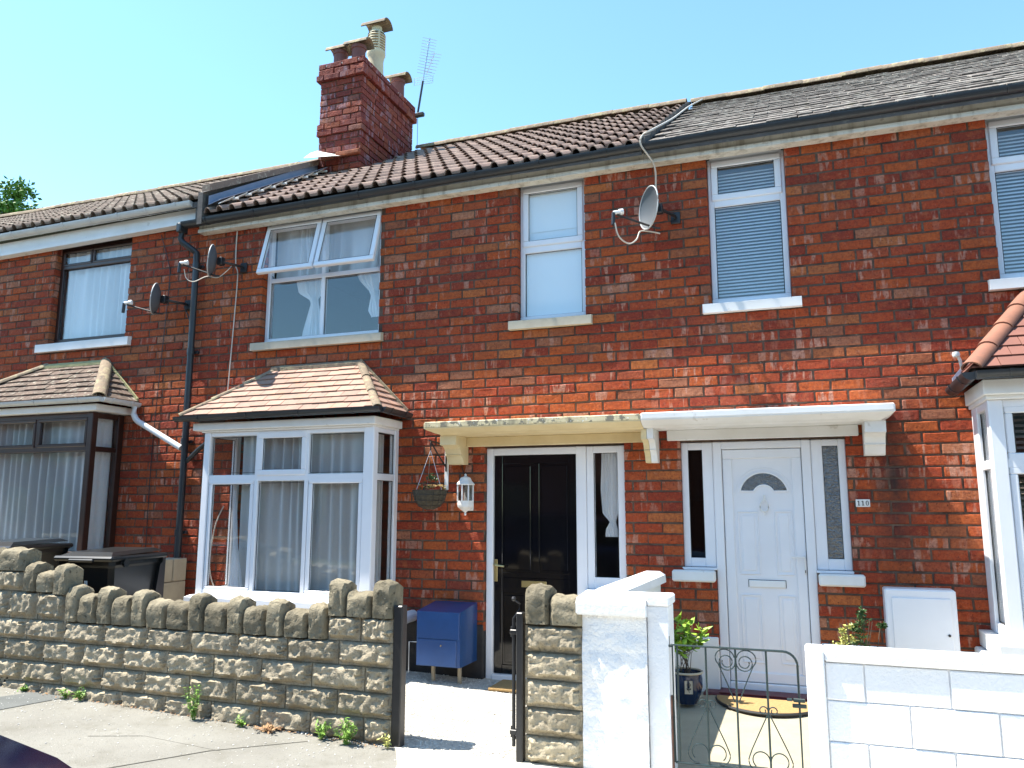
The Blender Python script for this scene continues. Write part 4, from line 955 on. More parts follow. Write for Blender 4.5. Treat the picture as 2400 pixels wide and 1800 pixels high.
# ================================================================== FRONT WALLS
def rock(parent, name, x0, x1, z0, z1, y0, depth, mat, bulge=.044, cap=False, nx=22, nz=11, seed=0):
    """rock-faced block: drafted margin, proud broken face; a cap has a rounded top"""
    m = MB(); v = []; s_ = R.random()*50
    wd, ht = x1-x0, z1-z0
    if cap: nx, nz = 8, 9
    for k in range(nz+1):
        for i in range(nx+1):
            u, t = i/nx, k/nz
            e = min(u*wd, (1-u)*wd); ez = min(t*ht, (1-t)*ht) if not cap else t*ht+.02
            edge = min(1, min(e/.010, ez/.022))
            t_ = t; n1 = mnoise.noise(Vector((x0+u*wd, 0, z0+t*ht))*26+Vector((s_, s_, 0))); n2 = mnoise.noise(Vector((u*wd, 3, t*ht))*64+Vector((s_, 0, s_)))
            n3 = abs(mnoise.noise(Vector((u*wd, 0, t*ht))*9+Vector((0, s_, 0))))
            prow = bulge*(edge if cap else max(0, min(1, (e-.016+.018*n2)/.018)))*(.86+.34*n1+.22*n2+.30*n3)
            prow *= (max(0, min(1, (t-.10+.10*n1)/.14))*max(0, min(1, (1-t+.05*n2)/.09))*(1.10-.18*t) if not cap else 1+.2*math.sin(t*math.pi))
            x = x0+u*wd; z_ = z0+t*ht; fct = mnoise.voronoi(Vector((x*22, s_, z_*30)))[0][0]; prow *= .90+.22*min(1, fct); y_ = y0-max(0, prow)
            if cap:
                rr = (u-.5)*2; lift = 1-.06*abs(rr)**5; z_ = z0+t*ht*(lift if t > .4 else 1)+(.012*n1 if t > .5 else 0)
                if t > .85: y_ += (t-.85)*.15
            v.append((x+.004*n2, y_, z_+.004*n1))
    F = [(k*(nx+1)+i, k*(nx+1)+i+1, (k+1)*(nx+1)+i+1, (k+1)*(nx+1)+i) for k in range(nz) for i in range(nx)]
    bd = list(range(nx+1))+[k*(nx+1)+nx for k in range(1, nz+1)]+[nz*(nx+1)+i for i in range(nx-1, -1, -1)]+[k*(nx+1) for k in range(nz-1, 0, -1)]
    o = len(v); v += [(v[a][0], y0+depth, v[a][2]-(.02 if cap and v[a][2] > z0+.5*ht else 0)) for a in bd]; L_ = len(bd)
    if cap:
        o2 = len(v); v += [(v[a][0], y0+depth*.5, v[a][2]+(.012 if v[a][2] > z0+.5*ht else 0)) for a in bd]
        for i in range(L_):
            j = (i+1) % L_; F.append((bd[i], o2+i, o2+j, bd[j])); F.append((o2+i, o+i, o+j, o2+j))
    else:
        for i in range(L_): j = (i+1) % L_; F.append((bd[i], o+i, o+j, bd[j]))
    F.append(tuple(o+i for i in range(L_)))
    m.add(v, F); return m.build(name, mat, parent, smooth=True)
sw = thing('stone_wall', 'long tan rock-faced stone garden wall with castellated top beside the pavement', 'wall', (-5.4, -1.75, 0))
YW = -1.80; XR = -2.455
cr = MB(); cr.box(-8.9, XR-.004, YW+.006, YW+.108, -.05, .60); cr.box(-8.9, -5.22, YW+.006, YW+.108, .60, .805); cr.box(-8.9, -5.66, YW+.006, YW+.108, .805, .95); cr.box(-2.935, XR-.004, YW+.006, YW+.108, .60, .75)
cr.build('core', STONEM, sw)
SL = -.151
for r_ in range(4):
    z0 = r_*.151+.004; z1 = z0+.143; off = 0 if r_ % 2 == 1 else .197
    x = XR
    first = True
    while x > -8.8:
        wd = (.197 if (first and r_ % 2 == 0) else .393); x0 = x-wd; first = False
        if z1 > gz(x0, -3)-.01: rock(sw, 'stone_block', x0+.004, x-.004, z0, z1, YW, .10, STONEC if r_ == 0 and False else STONE, seed=1)
        x = x0
for x0, x1 in ((-2.93, -2.69), (-2.685, XR)): rock(sw, 'stone_block', x0, x1-.006, .606, .75, YW, .1, STONE)
x = -5.208
while x > -8.8: rock(sw, 'stone_block', x-.29, x-.006, .606, .80, YW, .1, STONE); x -= .296
x = -5.66
while x > -8.8: rock(sw, 'stone_block', x-.275, x-.006, .812, .955, YW, .1, STONE); x -= .281
for x0, x1 in ((-5.21, -5.09),): pass
def capn(x0, x1, zb_, zt_): rock(sw, 'cap_stone', x0+.004, x1-.004, zb_, zt_, YW-.012, .13, STONEC, .026, True)
for x0, x1, zb_, zt_ in ((-5.655,-5.52,.812,1.02),(-5.52,-5.345,.812,.955),(-5.345,-5.205,.80,1.005),
    (-5.205,-5.08,.61,.855),(-5.08,-4.895,.61,.80),(-4.895,-4.76,.61,.855),(-4.76,-4.57,.61,.795),(-4.57,-4.435,.61,.845),(-4.435,-4.25,.607,.785),(-4.25,-4.06,.607,.78),
    (-4.06,-3.925,.607,.835),(-3.925,-3.73,.607,.78),(-3.73,-3.595,.607,.828),(-3.595,-3.408,.607,.773),(-3.408,-3.27,.607,.823),(-3.27,-3.08,.607,.765),(-3.08,-2.938,.607,.815),
    (-2.935,-2.80,.757,.97),(-2.80,-2.61,.757,.905),(-2.61,XR,.757,.972)): capn(x0, x1, zb_, zt_)
x = -5.66
while x > -8.8: capn(x-.30, x, .96, 1.115); x -= .30
# pier
sp = thing('stone_pier', 'narrow tan stone gate pier with two cap stones against the white pillar', 'pier', (-1.4, -1.75, 0))
m = MB(); m.box(-1.578, -1.242, YW+.006, YW+.16, -.05, .77); m.build('core', STONEM, sp)
for r_ in range(5): rock(sp, 'stone_block', -1.583, -1.240, r_*.1535+.004, r_*.1535+.148, YW, .15, STONE)
rock(sp, 'cap_stone', -1.58, -1.432, .775, .985, YW-.012, .16, STONEC, .026, True); rock(sp, 'cap_stone', -1.425, -1.235, .775, .93, YW-.012, .16, STONEC, .026, True)
# white dividing wall with front pillar
dw = thing('dividing_wall', 'white painted dividing wall with coping between the stone pier and the iron gate', 'wall', (-1.0, -1, 0))
m = MB(); nx, nz = 22, 40; v = []
for k in range(nz+1):
    for i in range(nx+1):
        x = -1.236+(.372)*i/nx; z = -.02+.86*k/nz; q = mnoise.noise(Vector((x*9, 0, z*9)))*.011+mnoise.noise(Vector((x*30, 4, z*30)))*.004
        q += .014*max(0, mnoise.noise(Vector((x*6+3, 7, z*5)))) 
        v.append((x, YW+.0-q-(.008 if z < .62 else 0), z))
F = [(k*(nx+1)+i, k*(nx+1)+i+1, (k+1)*(nx+1)+i+1, (k+1)*(nx+1)+i) for k in range(nz) for i in range(nx)]
m.add(v, F); m.box(-1.236, -.866, YW+.02, YW+.20, -.02, .839); m.build('pillar', RENDER, dw, smooth=True)
m = MB(); m.box(-.864, -.744, YW+.012, YW+.20, -.02, .90, .004); m.build('post', WBLOCK, dw)
m = MB(); m.add([(x, y, z) for z in (0, .90) for x, y in ((-1.21, YW+.2), (-1.085, YW+.2), (-1.045, -.26), (-1.17, -.26))], [(0,1,2,3), (4,5,6,7), (0,1,5,4), (1,2,6,5), (2,3,7,6), (3,0,4,7)]); m.build('side_wall', WBLOCK, dw)
m = MB(); pr = [(YW-.034, .842), (YW-.042, .855), (YW-.042, .905), (YW-.025, .935), (YW+.22, .955), (YW+.22, .842)]
m.prismx(pr, -1.262, -.862); m.box(-.861, -.735, YW-.0, YW+.22, .902, .957, .008)
m.build('pillar_coping', WBLOCK, dw)
m = MB(); a = [(-1.25, .885), (-1.245, .94), (-1.20, .965), (-1.10, .965), (-1.06, .94), (-1.055, .885)]
v = [(x, YW+.223, z) for x, z in a]+[(x+.05, -.24, z+.01) for x, z in a]; k = 6
m.add(v, [(i, (i+1) % k, k+(i+1) % k, k+i) for i in range(k)]+[tuple(range(k)), tuple(range(2*k-1, k-1, -1))]); m.build('coping', WBLOCK, dw)
# white block wall at the right
rw = thing('block_wall', 'white painted block wall with flat coping in front of the right bay window', 'wall', (1, -1.75, 0))
m = MB(); m.box(-.037, .054, YW-.03, YW+.17, -.02, .722, .008); m.build('end_pier', WBLOCK, rw)
m = MB(); m.box(.055, 5, YW+.006, YW+.14, -.02, .66); m.build('core', WBLOCK, rw)
m = MB(); m.box(.055, 5, YW-.018, YW+.17, .665, .724, .008); m.build('coping', WBLOCK, rw)
for r_ in range(4):
    z1 = .658-r_*.197 if r_ else .658; z0 = z1-.186; 
    if r_ == 0: z0 = .478
    else: z1 = .472-(r_-1)*.199; z0 = z1-.193
    x = .056; first = True
    while x < 5:
        wd = (.185 if (r_ % 2 == 0 and first) else .385); x1 = min(x+wd, 5); first = False
        q = MB(); dy = R.uniform(-.003, .003); q.box(x+.002, x1-.004, YW-.004+dy, YW+.006, z0, z1, .006)
        q.build('block', WBLOCK, rw); x = x1
# pale block wall between the left two gardens, with a dark plank leaning on it
gwt = thing('low_wall', 'pale concrete block wall end between the two front gardens behind the bins', 'wall', (-5.75, -.4, .1))
for r_ in range(4):
    for y0, y1 in (((-.82, -.43), (-.42, -.06)) if r_ % 2 == 0 else ((-.82, -.63), (-.62, -.24), (-.23, -.06))):
        m = MB(); m.box(-5.93+R.uniform(-.003, .003), -5.70, y0, y1, .1+r_*.215, .31+r_*.215, .006); m.build('block', PALEBLK, gwt)
m = MB(); m.poly([(-5.62, -.62, .1), (-5.55, -.62, .1), (-5.66, -.50, .98), (-5.73, -.50, .98)], (0, .12, .0)); m.build('plank', BLACKP, label='dark plank leaning against the pale block wall by the downpipe', cat='plank')

# ================================================================== THINGS
# gate posts of the middle house
m = MB(); m.box(-2.450, -2.388, YW-.02, YW+.05, -.02, .838, .006); m.build('gate_post', BLACKM, label='black square gate post fixed to the end of the long stone wall', cat='post', group='black gate posts')
m = MB(); m.box(-1.632, -1.590, YW-.03, YW+.03, -.0, .835, .006); m.build('gate_post', BLACKM, label='black gate post fixed to the narrow stone pier', cat='post', group='black gate posts')
g2 = thing('open_gate', 'black metal garden gate swung open, seen edge on beside the narrow stone pier', 'gate', (-1.66, -1.7, .05))
m = MB(); gx = -1.655
m.tube([(gx, YW+.0, .08), (gx, YW+.0, .80)], .011, 8); m.tube([(gx+.05, YW+.72, .08), (gx+.05, YW+.72, .80)], .010, 8); m.tube([(gx, YW, .12), (gx+.05, YW+.72, .12)], .009, 8); m.tube([(gx, YW, .76), (gx+.05, YW+.72, .76)], .009, 8)
m.build('frame', BLACKM, g2, smooth=True)
for i in range(1, 6):
    m = MB(); t = i/6; m.tube([(gx+.05*t, YW+.72*t, .12), (gx+.05*t, YW+.72*t, .76)], .006, 6); m.build('bar', BLACKM, g2)
for z in (.72, .16): m = MB(); m.box(gx-.02, -1.632, YW-.018, YW+.018, z-.014, z+.014, .004); m.tube([(gx-.006, YW, z-.03), (gx-.006, YW, z+.03)], .014, 8); m.build('hinge', BLACKM, g2)
m = MB(); m.tube([(gx, YW-.0, .80), (gx+.03, YW+.01, .845), (gx+.035, YW+.01, .88), (gx+.01, YW, .90)], .006, 6); m.lathe([(0, .895), (.013, .90), (.016, .912), (.01, .922), (0, .924)], gx, YW, 8); m.build('finial', BLACKM, g2, smooth=True)

# ornamental iron gate of the right house
ig = thing('iron_gate', 'dark green wrought iron garden gate with scrolls before the white door', 'gate', (-.42, YW+.02, .1))
gy = YW+.02; gl, gr_, gt, gb = -.728, -.078, .697, .086
m = MB(); cr_ = .07
m.tube([(gl, gy, gb), (gl, gy, gt), (gr_-cr_, gy, gt)]+[(gr_-cr_+cr_*math.sin(a), gy, gt-cr_+cr_*math.cos(a)) for a in [rad(15*i) for i in range(1, 7)]]+[(gr_, gy, gb), (gl, gy, gb)], .0065, 8, False)
m.build('frame', IRON, ig, smooth=True)
for x in (-.702, -.548, -.392, -.234): m = MB(); m.tube([(x, gy, gb), (x, gy, gt)], .0055, 8); m.build('bar', IRON, ig, smooth=True)
def spiral(cx, cz, r0, r1, a0, a1, n=26): return [(cx+(r0+(r1-r0)*i/n)*math.cos(a0+(a1-a0)*i/n), gy-.002, cz+(r0+(r1-r0)*i/n)*math.sin(a0+(a1-a0)*i/n)) for i in range(n+1)]
def scroll(pts):
    m = MB(); m.tube(pts, .0035, 6); m.build('scroll', IRON, ig, smooth=True)
bx = -.392
for s_ in (-1, 1):
    big = [(bx+s_*(.112-.112*math.cos(t))*1.0, 0, 0) for t in (0,)]
    # large heart: outer curve from lower collar up round the top, then curling in
    pts = [(bx+s_*.012, gy-.002, .425), (bx+s_*.05, gy-.002, .52), (bx+s_*.09, gy-.002, .61)]
    c0 = (bx+s_*.056, .645); pts += [(c0[0]+s_*.050*math.cos(a), gy-.002, c0[1]+.046*math.sin(a)) for a in [rad(-25+18*i) for i in range(12)]]
    scroll(pts)
    pts = spiral(bx+s_*.048, .625, .046, .022, rad(180 if s_ > 0 else 0), rad(180+s_*560 if s_ > 0 else -560)); scroll(pts)
for bx, zc, zs in ((-.548, .40, .155), (-.234, .39, .145)):
    for s_ in (-1, 1):
        scroll(spiral(bx+s_*.026, zc, .024, .010, rad(180 if s_ > 0 else 0), rad(180-400 if s_ > 0 else 400)))
        c0 = (bx+s_*.062, zs-.01)
        pts = [(bx+s_*.006, gy-.002, zc-.02), (bx+s_*.045, gy-.002, zc-.10), (bx+s_*.09, gy-.002, zs+.05)]
        pts += [(c0[0]+s_*.048*math.cos(a), gy-.002, c0[1]+.048*math.sin(a)) for a in [rad(25-16*i) for i in range(9)]]; scroll(pts)
        scroll(spiral(bx+s_*.048, zs-.004, .045, .040, rad(180 if s_ > 0 else 0), rad(180-230 if s_ > 0 else 230)))
m = MB(); m.box(gl-.02, gl+.0, gy-.01, gy+.01, gt-.012, gt+.002, .003); m.tube([(gl-.018, gy, gt), (gl-.018, gy, gt+.045)], .005, 8); m.build('hinge', IRON, ig)
m = MB(); m.box(gr_-.035, gr_+.035, gy-.014, gy-.004, .42, .44, .003); m.box(gr_-.03, gr_+.03, gy-.016, gy-.006, .448, .468, .004); m.tube([(gr_-.06, gy-.012, .459), (gr_-.035, gy-.012, .459)], .008, 8); m.build('latch', IRON, ig)
m = MB(); m.box(-.742, -.733, gy-.01, gy+.01, 0, .43, .002); m.build('fixing_strip', RUST, ig)

# blue cabinet by the black door
bc = thing('meter_cabinet', 'dark blue metal cabinet on short legs against the black plinth', 'cabinet', (-2.83, -.2, .04))
m = MB(); c0, c1 = -3.022, -2.636; m.add([(c0, -.37, .612), (c1, -.37, .612), (c1, -.02, .655), (c0, -.02, .655), (c0, -.37, .185), (c1, -.37, .185), (c1, -.02, .185), (c0, -.02, .185)], [(0,1,2,3), (4,7,6,5), (0,4,5,1), (1,5,6,2), (2,6,7,3), (3,7,4,0)])
m.build('body', BLUE, bc)
m = MB(); m.box(c0+.006, c1-.006, -.378, -.369, .40, .612, .003); m.build('lid', BLUE, bc); m = MB(); m.box(c0+.008, c1-.03, -.378, -.369, .19, .394, .003); m.build('door', BLUE, bc)
m = MB(); m.tube([(-2.80, -.382, .35), (-2.80, -.37, .35)], .008, 8); m.build('lock', CHROME, bc)
for x in (c0+.09, c1-.06):
    m = MB(); m.box(x-.012, x+.012, -.25, -.22, .03, .19, .002); m.build('leg', PALEBLK, bc)
# white soil pipe stub / box behind the post
m = MB(); m.tube([(-3.24, -.30, .50), (-3.24, -.12, .52), (-3.24, -.02, .52)], .05, 14); m.box(-3.31, -3.17, -.34, -.28, .43, .565, .015); m.build('vent_box', UPVC, label='small white plastic vent on the wall between bay window and blue cabinet', cat='vent')
m = MB()
m.tube([(-3.10, -.35, .12), (-3.10, -.35, .36), (-3.02, -.35, .362)], .004, 6); m.build('wire_stake', GREYP, label='thin bent wire stake beside the blue cabinet', cat='stake')
# door mats
m = MB(); m.box(-2.40, -2.02, -.36, -.03, .035, .055, .006); m.build('door_mat', COIR, label='brown coir mat in front of the black door', cat='doormat')
mt = thing('door_mat', 'half-round tan coir mat with dark rim below the maroon step', 'doormat', (-.3, -.3, .09))
pts = [(-.31+.36*math.cos(a), -.17-.40*math.sin(a)) for a in [math.pi*i/24 for i in range(25)]]
m = MB(); m.poly([(x, y_, .083) for x, y_ in pts], (0, 0, .016)); m.build('pile', COIR, mt)
m = MB(); m.tube([(x, y_, .088) for x, y_ in pts], .011, 6); m.build('rim', RUBBER, mt, smooth=True)
# white meter box
mb_ = thing('meter_box', 'white plastic meter box on the wall between white door and right bay', 'meter box', (.71, -.08, .45))
m = MB(); m.box(.490, .930, -.17, 0, .38, .895, .01); m.build('body', UPVC, mb_)
m = MB(); m.box(.530, .895, -.178, -.169, .40, .838, .005); m.build('door', UPVC, mb_); m = MB(); m.tube([(.87, -.184, .60), (.87, -.176, .60)], .009, 8); m.build('lock', INK, mb_)
# house number
hn = thing('number_plaque', 'small white house number plaque reading 110 right of the white door', 'house number', (.402, 0, 1.45))
m = MB(); m.box(.354, .450, -.012, 0, 1.455, 1.510, .003); m.build('plate', PAINT, hn)
for cx in (.374, .402):
    m = MB(); m.box(cx-.003, cx+.003, -.0145, -.0118, 1.467, 1.499); m.box(cx-.008, cx+.008, -.0143, -.0118, 1.4655, 1.4695); m.poly([(cx-.003, -.0144, 1.499), (cx-.009, -.0144, 1.494), (cx-.009, -.0144, 1.491), (cx-.003, -.0144, 1.494)], (0, .002, 0)); m.build('digit', INK, hn)
m = MB(); o1 = [(.431+.0105*math.cos(t), 1.4825+.0175*math.sin(t)) for t in [i*2*math.pi/20 for i in range(20)]]; i1 = [(.431+.0055*math.cos(t), 1.4825+.0145*math.sin(t)) for t in [i*2*math.pi/20 for i in range(20)]]
v = [(x, -.0144, z) for x, z in o1]+[(x, -.0144, z) for x, z in i1]+[(x, -.0118, z) for x, z in o1]
m.add(v, [(i, (i+1) % 20, 20+(i+1) % 20, 20+i) for i in range(20)]+[(i, 40+i, 40+(i+1) % 20, (i+1) % 20) for i in range(20)]); m.build('digit', INK, hn)
# wall lantern
ln = thing('wall_lantern', 'white half-round wall lantern between hanging basket and black door', 'lantern', (-2.727, -.02, 1.38))
lx, ly = -2.727, -.085; m = MB(); m.box(lx-.045, lx+.045, -.02, 0, 1.42, 1.66, .006); m.build('back_plate', PAINT, ln)
m = MB(); m.lathe([(.082, 1.637), (.086, 1.645), (.060, 1.672), (.045, 1.70), (.012, 1.712), (.010, 1.72), (.013, 1.727), (0, 1.738)], lx, ly, 8); m.build('cap', PAINT, ln)
m = MB(); m.lathe([(.0, 1.378), (.008, 1.382), (.011, 1.392), (.007, 1.403), (.02, 1.415), (.045, 1.432), (.070, 1.452), (.074, 1.47), (.074, 1.505), (.068, 1.505)], lx, ly, 8)
for i in range(8):
    a = i*math.pi/4; m.box(lx+.071*math.cos(a)-.005, lx+.071*math.cos(a)+.005, ly+.071*math.sin(a)-.005, ly+.071*math.sin(a)+.005, 1.50, 1.64)
m.build('cage', PAINT, ln)
m = MB(); m.lathe([(.064, 1.505), (.064, 1.637)], lx, ly, 8); m.build('glazing', glass_mat('smoky_glass', (.75, .75, .74), 1.5, .05), ln)
m = MB(); m.tube([(lx-.03, -.01, 1.70), (lx-.045, -.012, 1.73), (lx-.10, -.01, 1.90)], .005, 6); m.build('wire', RUST, ln)
# hanging basket
hb = thing('hanging_basket', 'wire hanging basket with small orange flowers on a black wall bracket', 'hanging basket', (-2.95, -.2, 1.4))
bx, by_ = -2.975, -.27
m = MB(); m.lathe([(.0, 1.43), (.05, 1.437), (.095, 1.465), (.125, 1.505), (.140, 1.56), (.143, 1.59), (.12, 1.585), (.0, 1.58)], bx, by_, 16); m.build('basket', WIRE, hb, smooth=True)
m = MB()
for i in range(14):
    a = i*2*math.pi/14; m.tube([(bx+r_*math.cos(a), by_+r_*math.sin(a), z) for r_, z in ((.02, 1.425), (.098, 1.46), (.129, 1.505), (.147, 1.59))], .0018, 4)
for r_, z in ((.098, 1.46), (.129, 1.505), (.142, 1.55), (.148, 1.592)): m.tube([(bx+r_*math.cos(a), by_+r_*math.sin(a), z) for a in [i*2*math.pi/24 for i in range(25)]], .002, 4, False)
m.build('wire_frame', BLACKM, hb)
top = Vector((bx-.0, by_+.0, 1.93))
for a in (2.2, 4.3, 5.9):
    m = MB(); e = Vector((bx+.145*math.cos(a), by_+.145*math.sin(a), 1.595)); m.tube([top, e], .0022, 5); m.build('chain', ALU, hb)
m = MB(); m.tube([(-2.945, -.02, 1.99), (-2.945, -.02, 1.76)], .008, 6); m.tube([(-2.945, -.02, 1.985), (-2.96, -.15, 2.0), (-2.975, -.30, 2.01)], .007, 6); m.tube([(-2.945, -.02, 1.80), (-2.96, -.15, 1.90), (-2.973, -.27, 2.0)], .007, 6); m.tube([(bx, by_, 2.0), (bx, by_, 1.93)], .006, 6); m.build('bracket', BLACKM, hb, smooth=True)
m = MB(); m.box(-2.962, -2.925, -.012, 0, 1.60, 2.0, .003); m.build('batten', PAINT, hb)
def leaves(m, c, n, rad_, size, flat=.6, up_=0.0):
    for i in range(n):
        d = Vector((R.gauss(0, 1), R.gauss(0, 1), R.gauss(0, 1)*flat)); d = d.normalized()*rad_*R.random()**.5; p = Vector(c)+Vector((d.x, d.y, abs(d.z)*1 if up_ else d.z))
        s_ = size*R.uniform(.6, 1.3); ax = Vector((R.gauss(0, 1), R.gauss(0, 1), R.gauss(0, .5)+.3)).normalized(); b = ax.cross(Vector((R.gauss(0, 1), R.gauss(0, 1), R.gauss(0, 1)))).normalized(); cv = ax.cross(b)*s_*.12
        m.add([p, p+ax*s_*.5+b*s_*.28+cv, p+ax*s_, p+ax*s_*.5-b*s_*.28+cv, p+ax*s_*.5-cv], [(0, 1, 4), (1, 2, 4), (2, 3, 4), (3, 0, 4)])
m = MB(); leaves(m, (bx+.02, by_, 1.70), 40, .05, .03); leaves(m, (bx, by_, 1.60), 40, .12, .03, .3); m.build('foliage', LEAFD, hb)
m = MB()
for i in range(26):
    a = R.random()*6.3; r_ = R.uniform(.0, .13); x, y_, z = bx+.04+r_*math.cos(a), by_-.02+r_*math.sin(a)*.8, 1.60+R.uniform(0, .03)
    m.lathe([(0, z), (.010, z+.004), (.012, z+.010), (0, z+.012)], x, y_, 6)
m.build('flowers', PETAL, hb)

# satellite dishes
def dish(label, cx, cz, wx, wz, face, arm_to, y, tilt, matf, dots=False):
    """face: horizontal direction the bowl looks to; arm_to: LNB position"""
    t = thing('satellite_dish', label, 'satellite dish', (cx, -.02, cz), 'satellite dishes on the brick fronts')
    f_ = Vector(face).normalized(); s_ = f_.cross(Vector((0, 0, 1))).normalized(); u_ = s_.cross(f_)
    c = Vector((cx, y, cz)); m = MB(); v = []; nr, na = 6, 28
    for side in (0, 1):
        for i in range(nr+1):
            for j in range(na):
                r_ = i/nr; a = 2*math.pi*j/na; p = c+s_*wx*r_*math.cos(a)+u_*wz*r_*math.sin(a)+f_*(.045*r_*r_-(.006 if side else 0)); v.append(p)
    f = []; L_ = (nr+1)*na
    for side in (0, 1):
        for i in range(nr):
            for j in range(na): b = side*L_; f.append((b+i*na+j, b+i*na+(j+1) % na, b+(i+1)*na+(j+1) % na, b+(i+1)*na+j))
    for j in range(na): f.append((nr*na+j, nr*na+(j+1) % na, L_+nr*na+(j+1) % na, L_+nr*na+j))
    m.add(v, f); m.build('reflector', matf, t, smooth=True)
    m = MB(); rim = [c+s_*wx*math.cos(2*math.pi*j/28)+u_*wz*math.sin(2*math.pi*j/28)+f_*.043 for j in range(29)]; m.tube(rim, .006, 6, False); m.build('rim', DISHL, t, smooth=True)
    e = Vector(arm_to); b0 = c-u_*wz*.92-f_*.01
    m = MB(); m.tube([b0-f_*.05, b0, e-Vector((0, 0, .02))], .009, 6); m.build('arm', BLACKM, t)
    m = MB(); d = (c-e).normalized(); m.tube([e-d*.03, e+d*.02], .016, 10); m.tube([e+d*.02, e+d*.05], .025, 12); m.build('receiver', PAINT, t, smooth=True)
    m = MB(); m.tube([e-d*.03, e-d*.035-Vector((0, 0, .10))], .016, 8); m.build('plug', BLACKM, t)
    m = MB(); w_ = Vector((cx+(.14 if f_.x < 0 else -.14), -.01, cz-.01)); m.tube([c-f_*.02, c-f_*.07, w_+Vector((0, -.05, 0)), w_], .014, 8); m.box(w_.x-.04, w_.x+.04, -.02, 0, w_.z-.05, w_.z+.05, .004); m.box(c.x-.03-f_.x*.05, c.x+.03-f_.x*.05, c.y-.03-f_.y*.05, c.y+.03-f_.y*.05, c.z-.04, c.z+.04, .006); m.build('mount', BLACKM, t, smooth=True)
    return t
DF = (-.80, -.60, .22)
d3 = dish('grey satellite dish with light rim between landing window and right bedroom window', -1.02, 3.84,   .165, .175, (-.80, -.60, .03), (-1.28, -.44, 3.775), -.26, 0, pm('dish_grey', (.085, .095, .105), (.075, .085, .095), 4, .5, 30, 0))
d2 = dish('dark satellite dish beside the black downpipe under the gutter', -5.40, 3.88, .15, .16, (-.86, -.50, .1), (-5.70, -.38, 3.86), -.26, 0, DISHG)
d1 = dish('dark satellite dish on the left house above the stone coloured bay roof', -6.09, 3.55, .15, .16, (-.86, -.50, .1), (-6.39, -.38, 3.51), -.26, 0, DISHG)
def cable(pts, label, mat=CABLEW, r=.004):
    # smooth the polyline
    P = [Vector(p) for p in pts]; out = []
    for i in range(len(P)-1):
        p0, p1, p2, p3 = P[max(i-1, 0)], P[i], P[i+1], P[min(i+2, len(P)-1)]
        for k in range(6):
            t = k/6; out.append(.5*((2*p1)+(p2-p0)*t+(2*p0-5*p1+4*p2-p3)*t*t+(3*p1-p0-3*p2+p3)*t**3))
    out.append(P[-1]); m = MB(); m.tube(out, r, 6); return m.build('cable', mat, label=label, cat='cable')
cable([(-.93, 3.12, 6.53), (-.97, 2.0, 5.87), (-1.0, .9, 5.19), (-1.04, -.1, 4.60), (-1.10, -.21, 4.51), (-1.115, -.222, 4.42), (-1.03, -.10, 4.28), (-1.035, -.02, 4.1), (-1.035, -.03, 3.95)], 'off white cable running down the right roof to the grey dish', r=.008)
cable([(-1.28, -.52, 3.66), (-1.26, -.48, 3.56), (-1.20, -.40, 3.52), (-1.15, -.33, 3.57), (-1.13, -.26, 3.66), (-1.06, -.2, 3.67), (-1.0, -.1, 3.68)], 'white looped cable hanging below the grey dish', r=.006)
cable([(-5.70, -.36, 3.80), (-5.69, -.33, 3.71), (-5.62, -.30, 3.68), (-5.52, -.24, 3.74), (-5.42, -.2, 3.73), (-5.36, -.15, 3.80), (-5.34, -.1, 3.87)], 'white looped cable below the dish beside the black downpipe', r=.005)
cable([(-5.36, -.02, 4.28), (-5.37, -.012, 4.1), (-5.36, -.012, 3.9), (-5.33, -.012, 3.8), (-5.34, -.012, 3.4), (-5.355, -.012, 3.0), (-5.37, -.012, 2.6)], 'pale cable hanging straight down the brick wall left of the bedroom window', r=.006)
cable([(-6.0, -.012, 3.53), (-5.93, -.012, 3.40), (-5.90, -.012, 3.25), (-5.91, -.012, 2.6), (-5.90, -.012, 1.9), (-5.91, -.012, 1.0), (-5.92, -.012, .4)], 'thin black cable running down beside the black downpipe', BLACKM, .006)
cable([(-6.38, -.012, 4.36), (-6.24, -.012, 4.0), (-6.22, -.012, 3.8), (-6.24, -.012, 3.3), (-6.27, -.012, 2.6), (-6.29, -.012, 1.9), (-6.28, -.012, 1.0)], 'thin dark cable on the brick left of the downpipe above the bins', BLACKM, .004)
cable([(-5.33, -.02, 1.46), (-5.40, -.03, 1.30), (-5.44, -.03, 1.1), (-5.45, -.03, .9), (-5.42, -.03, .76), (-5.36, -.03, .66)], 'pale cable bowed out at the left edge of the white bay window', r=.006)

# tv aerial
ta = thing('tv_aerial', 'thin metal television aerial on a leaning pole behind the chimney', 'aerial', (-4.98, 3.1, 6.5))
YA = 3.1
m = MB(); b = Vector((-4.93, YA, 7.07)); tpt = Vector((-4.76, YA, 8.20)); m.tube([b-Vector((0, 0, .0)), b+(tpt-b)*.42], .016, 8); m.tube([(-4.93, YA, 6.5), (-4.93, YA, 7.0)], .004, 6); m.box(-4.99, -4.83, YA-.03, YA+.03, 7.0, 7.06, .01); m.build('pole', BLACKM, ta, smooth=True)
m = MB(); d = tpt-b; m.tube([b+d*.42, tpt], .008, 6); m.tube([b+d*.50+Vector((.04, 0, 0)), b+d*.78+Vector((.12, 0, 0))], .006, 6); m.build('boom', ALU, ta)
m = MB()
for i in range(13):
    p = b+d*(.52+.47*i/12); m.tube([p-Vector((.09, .05, -.015)), p+Vector((.09, .05, -.015))], .003, 4)
for i in range(7):
    p = b+d*(.52+.04*i)+Vector((.05+.01*i, 0, 0)); m.tube([p-Vector((.02, .05, 0)), p+Vector((.10, .05, 0))], .003, 4)
m.build('elements', ALU, ta)
m = MB()
for i in range(4): z = 7.50+i*.035; m.tube([(-5.0, YA, z+.01), (-4.70, YA, z-.01)], .003, 4)
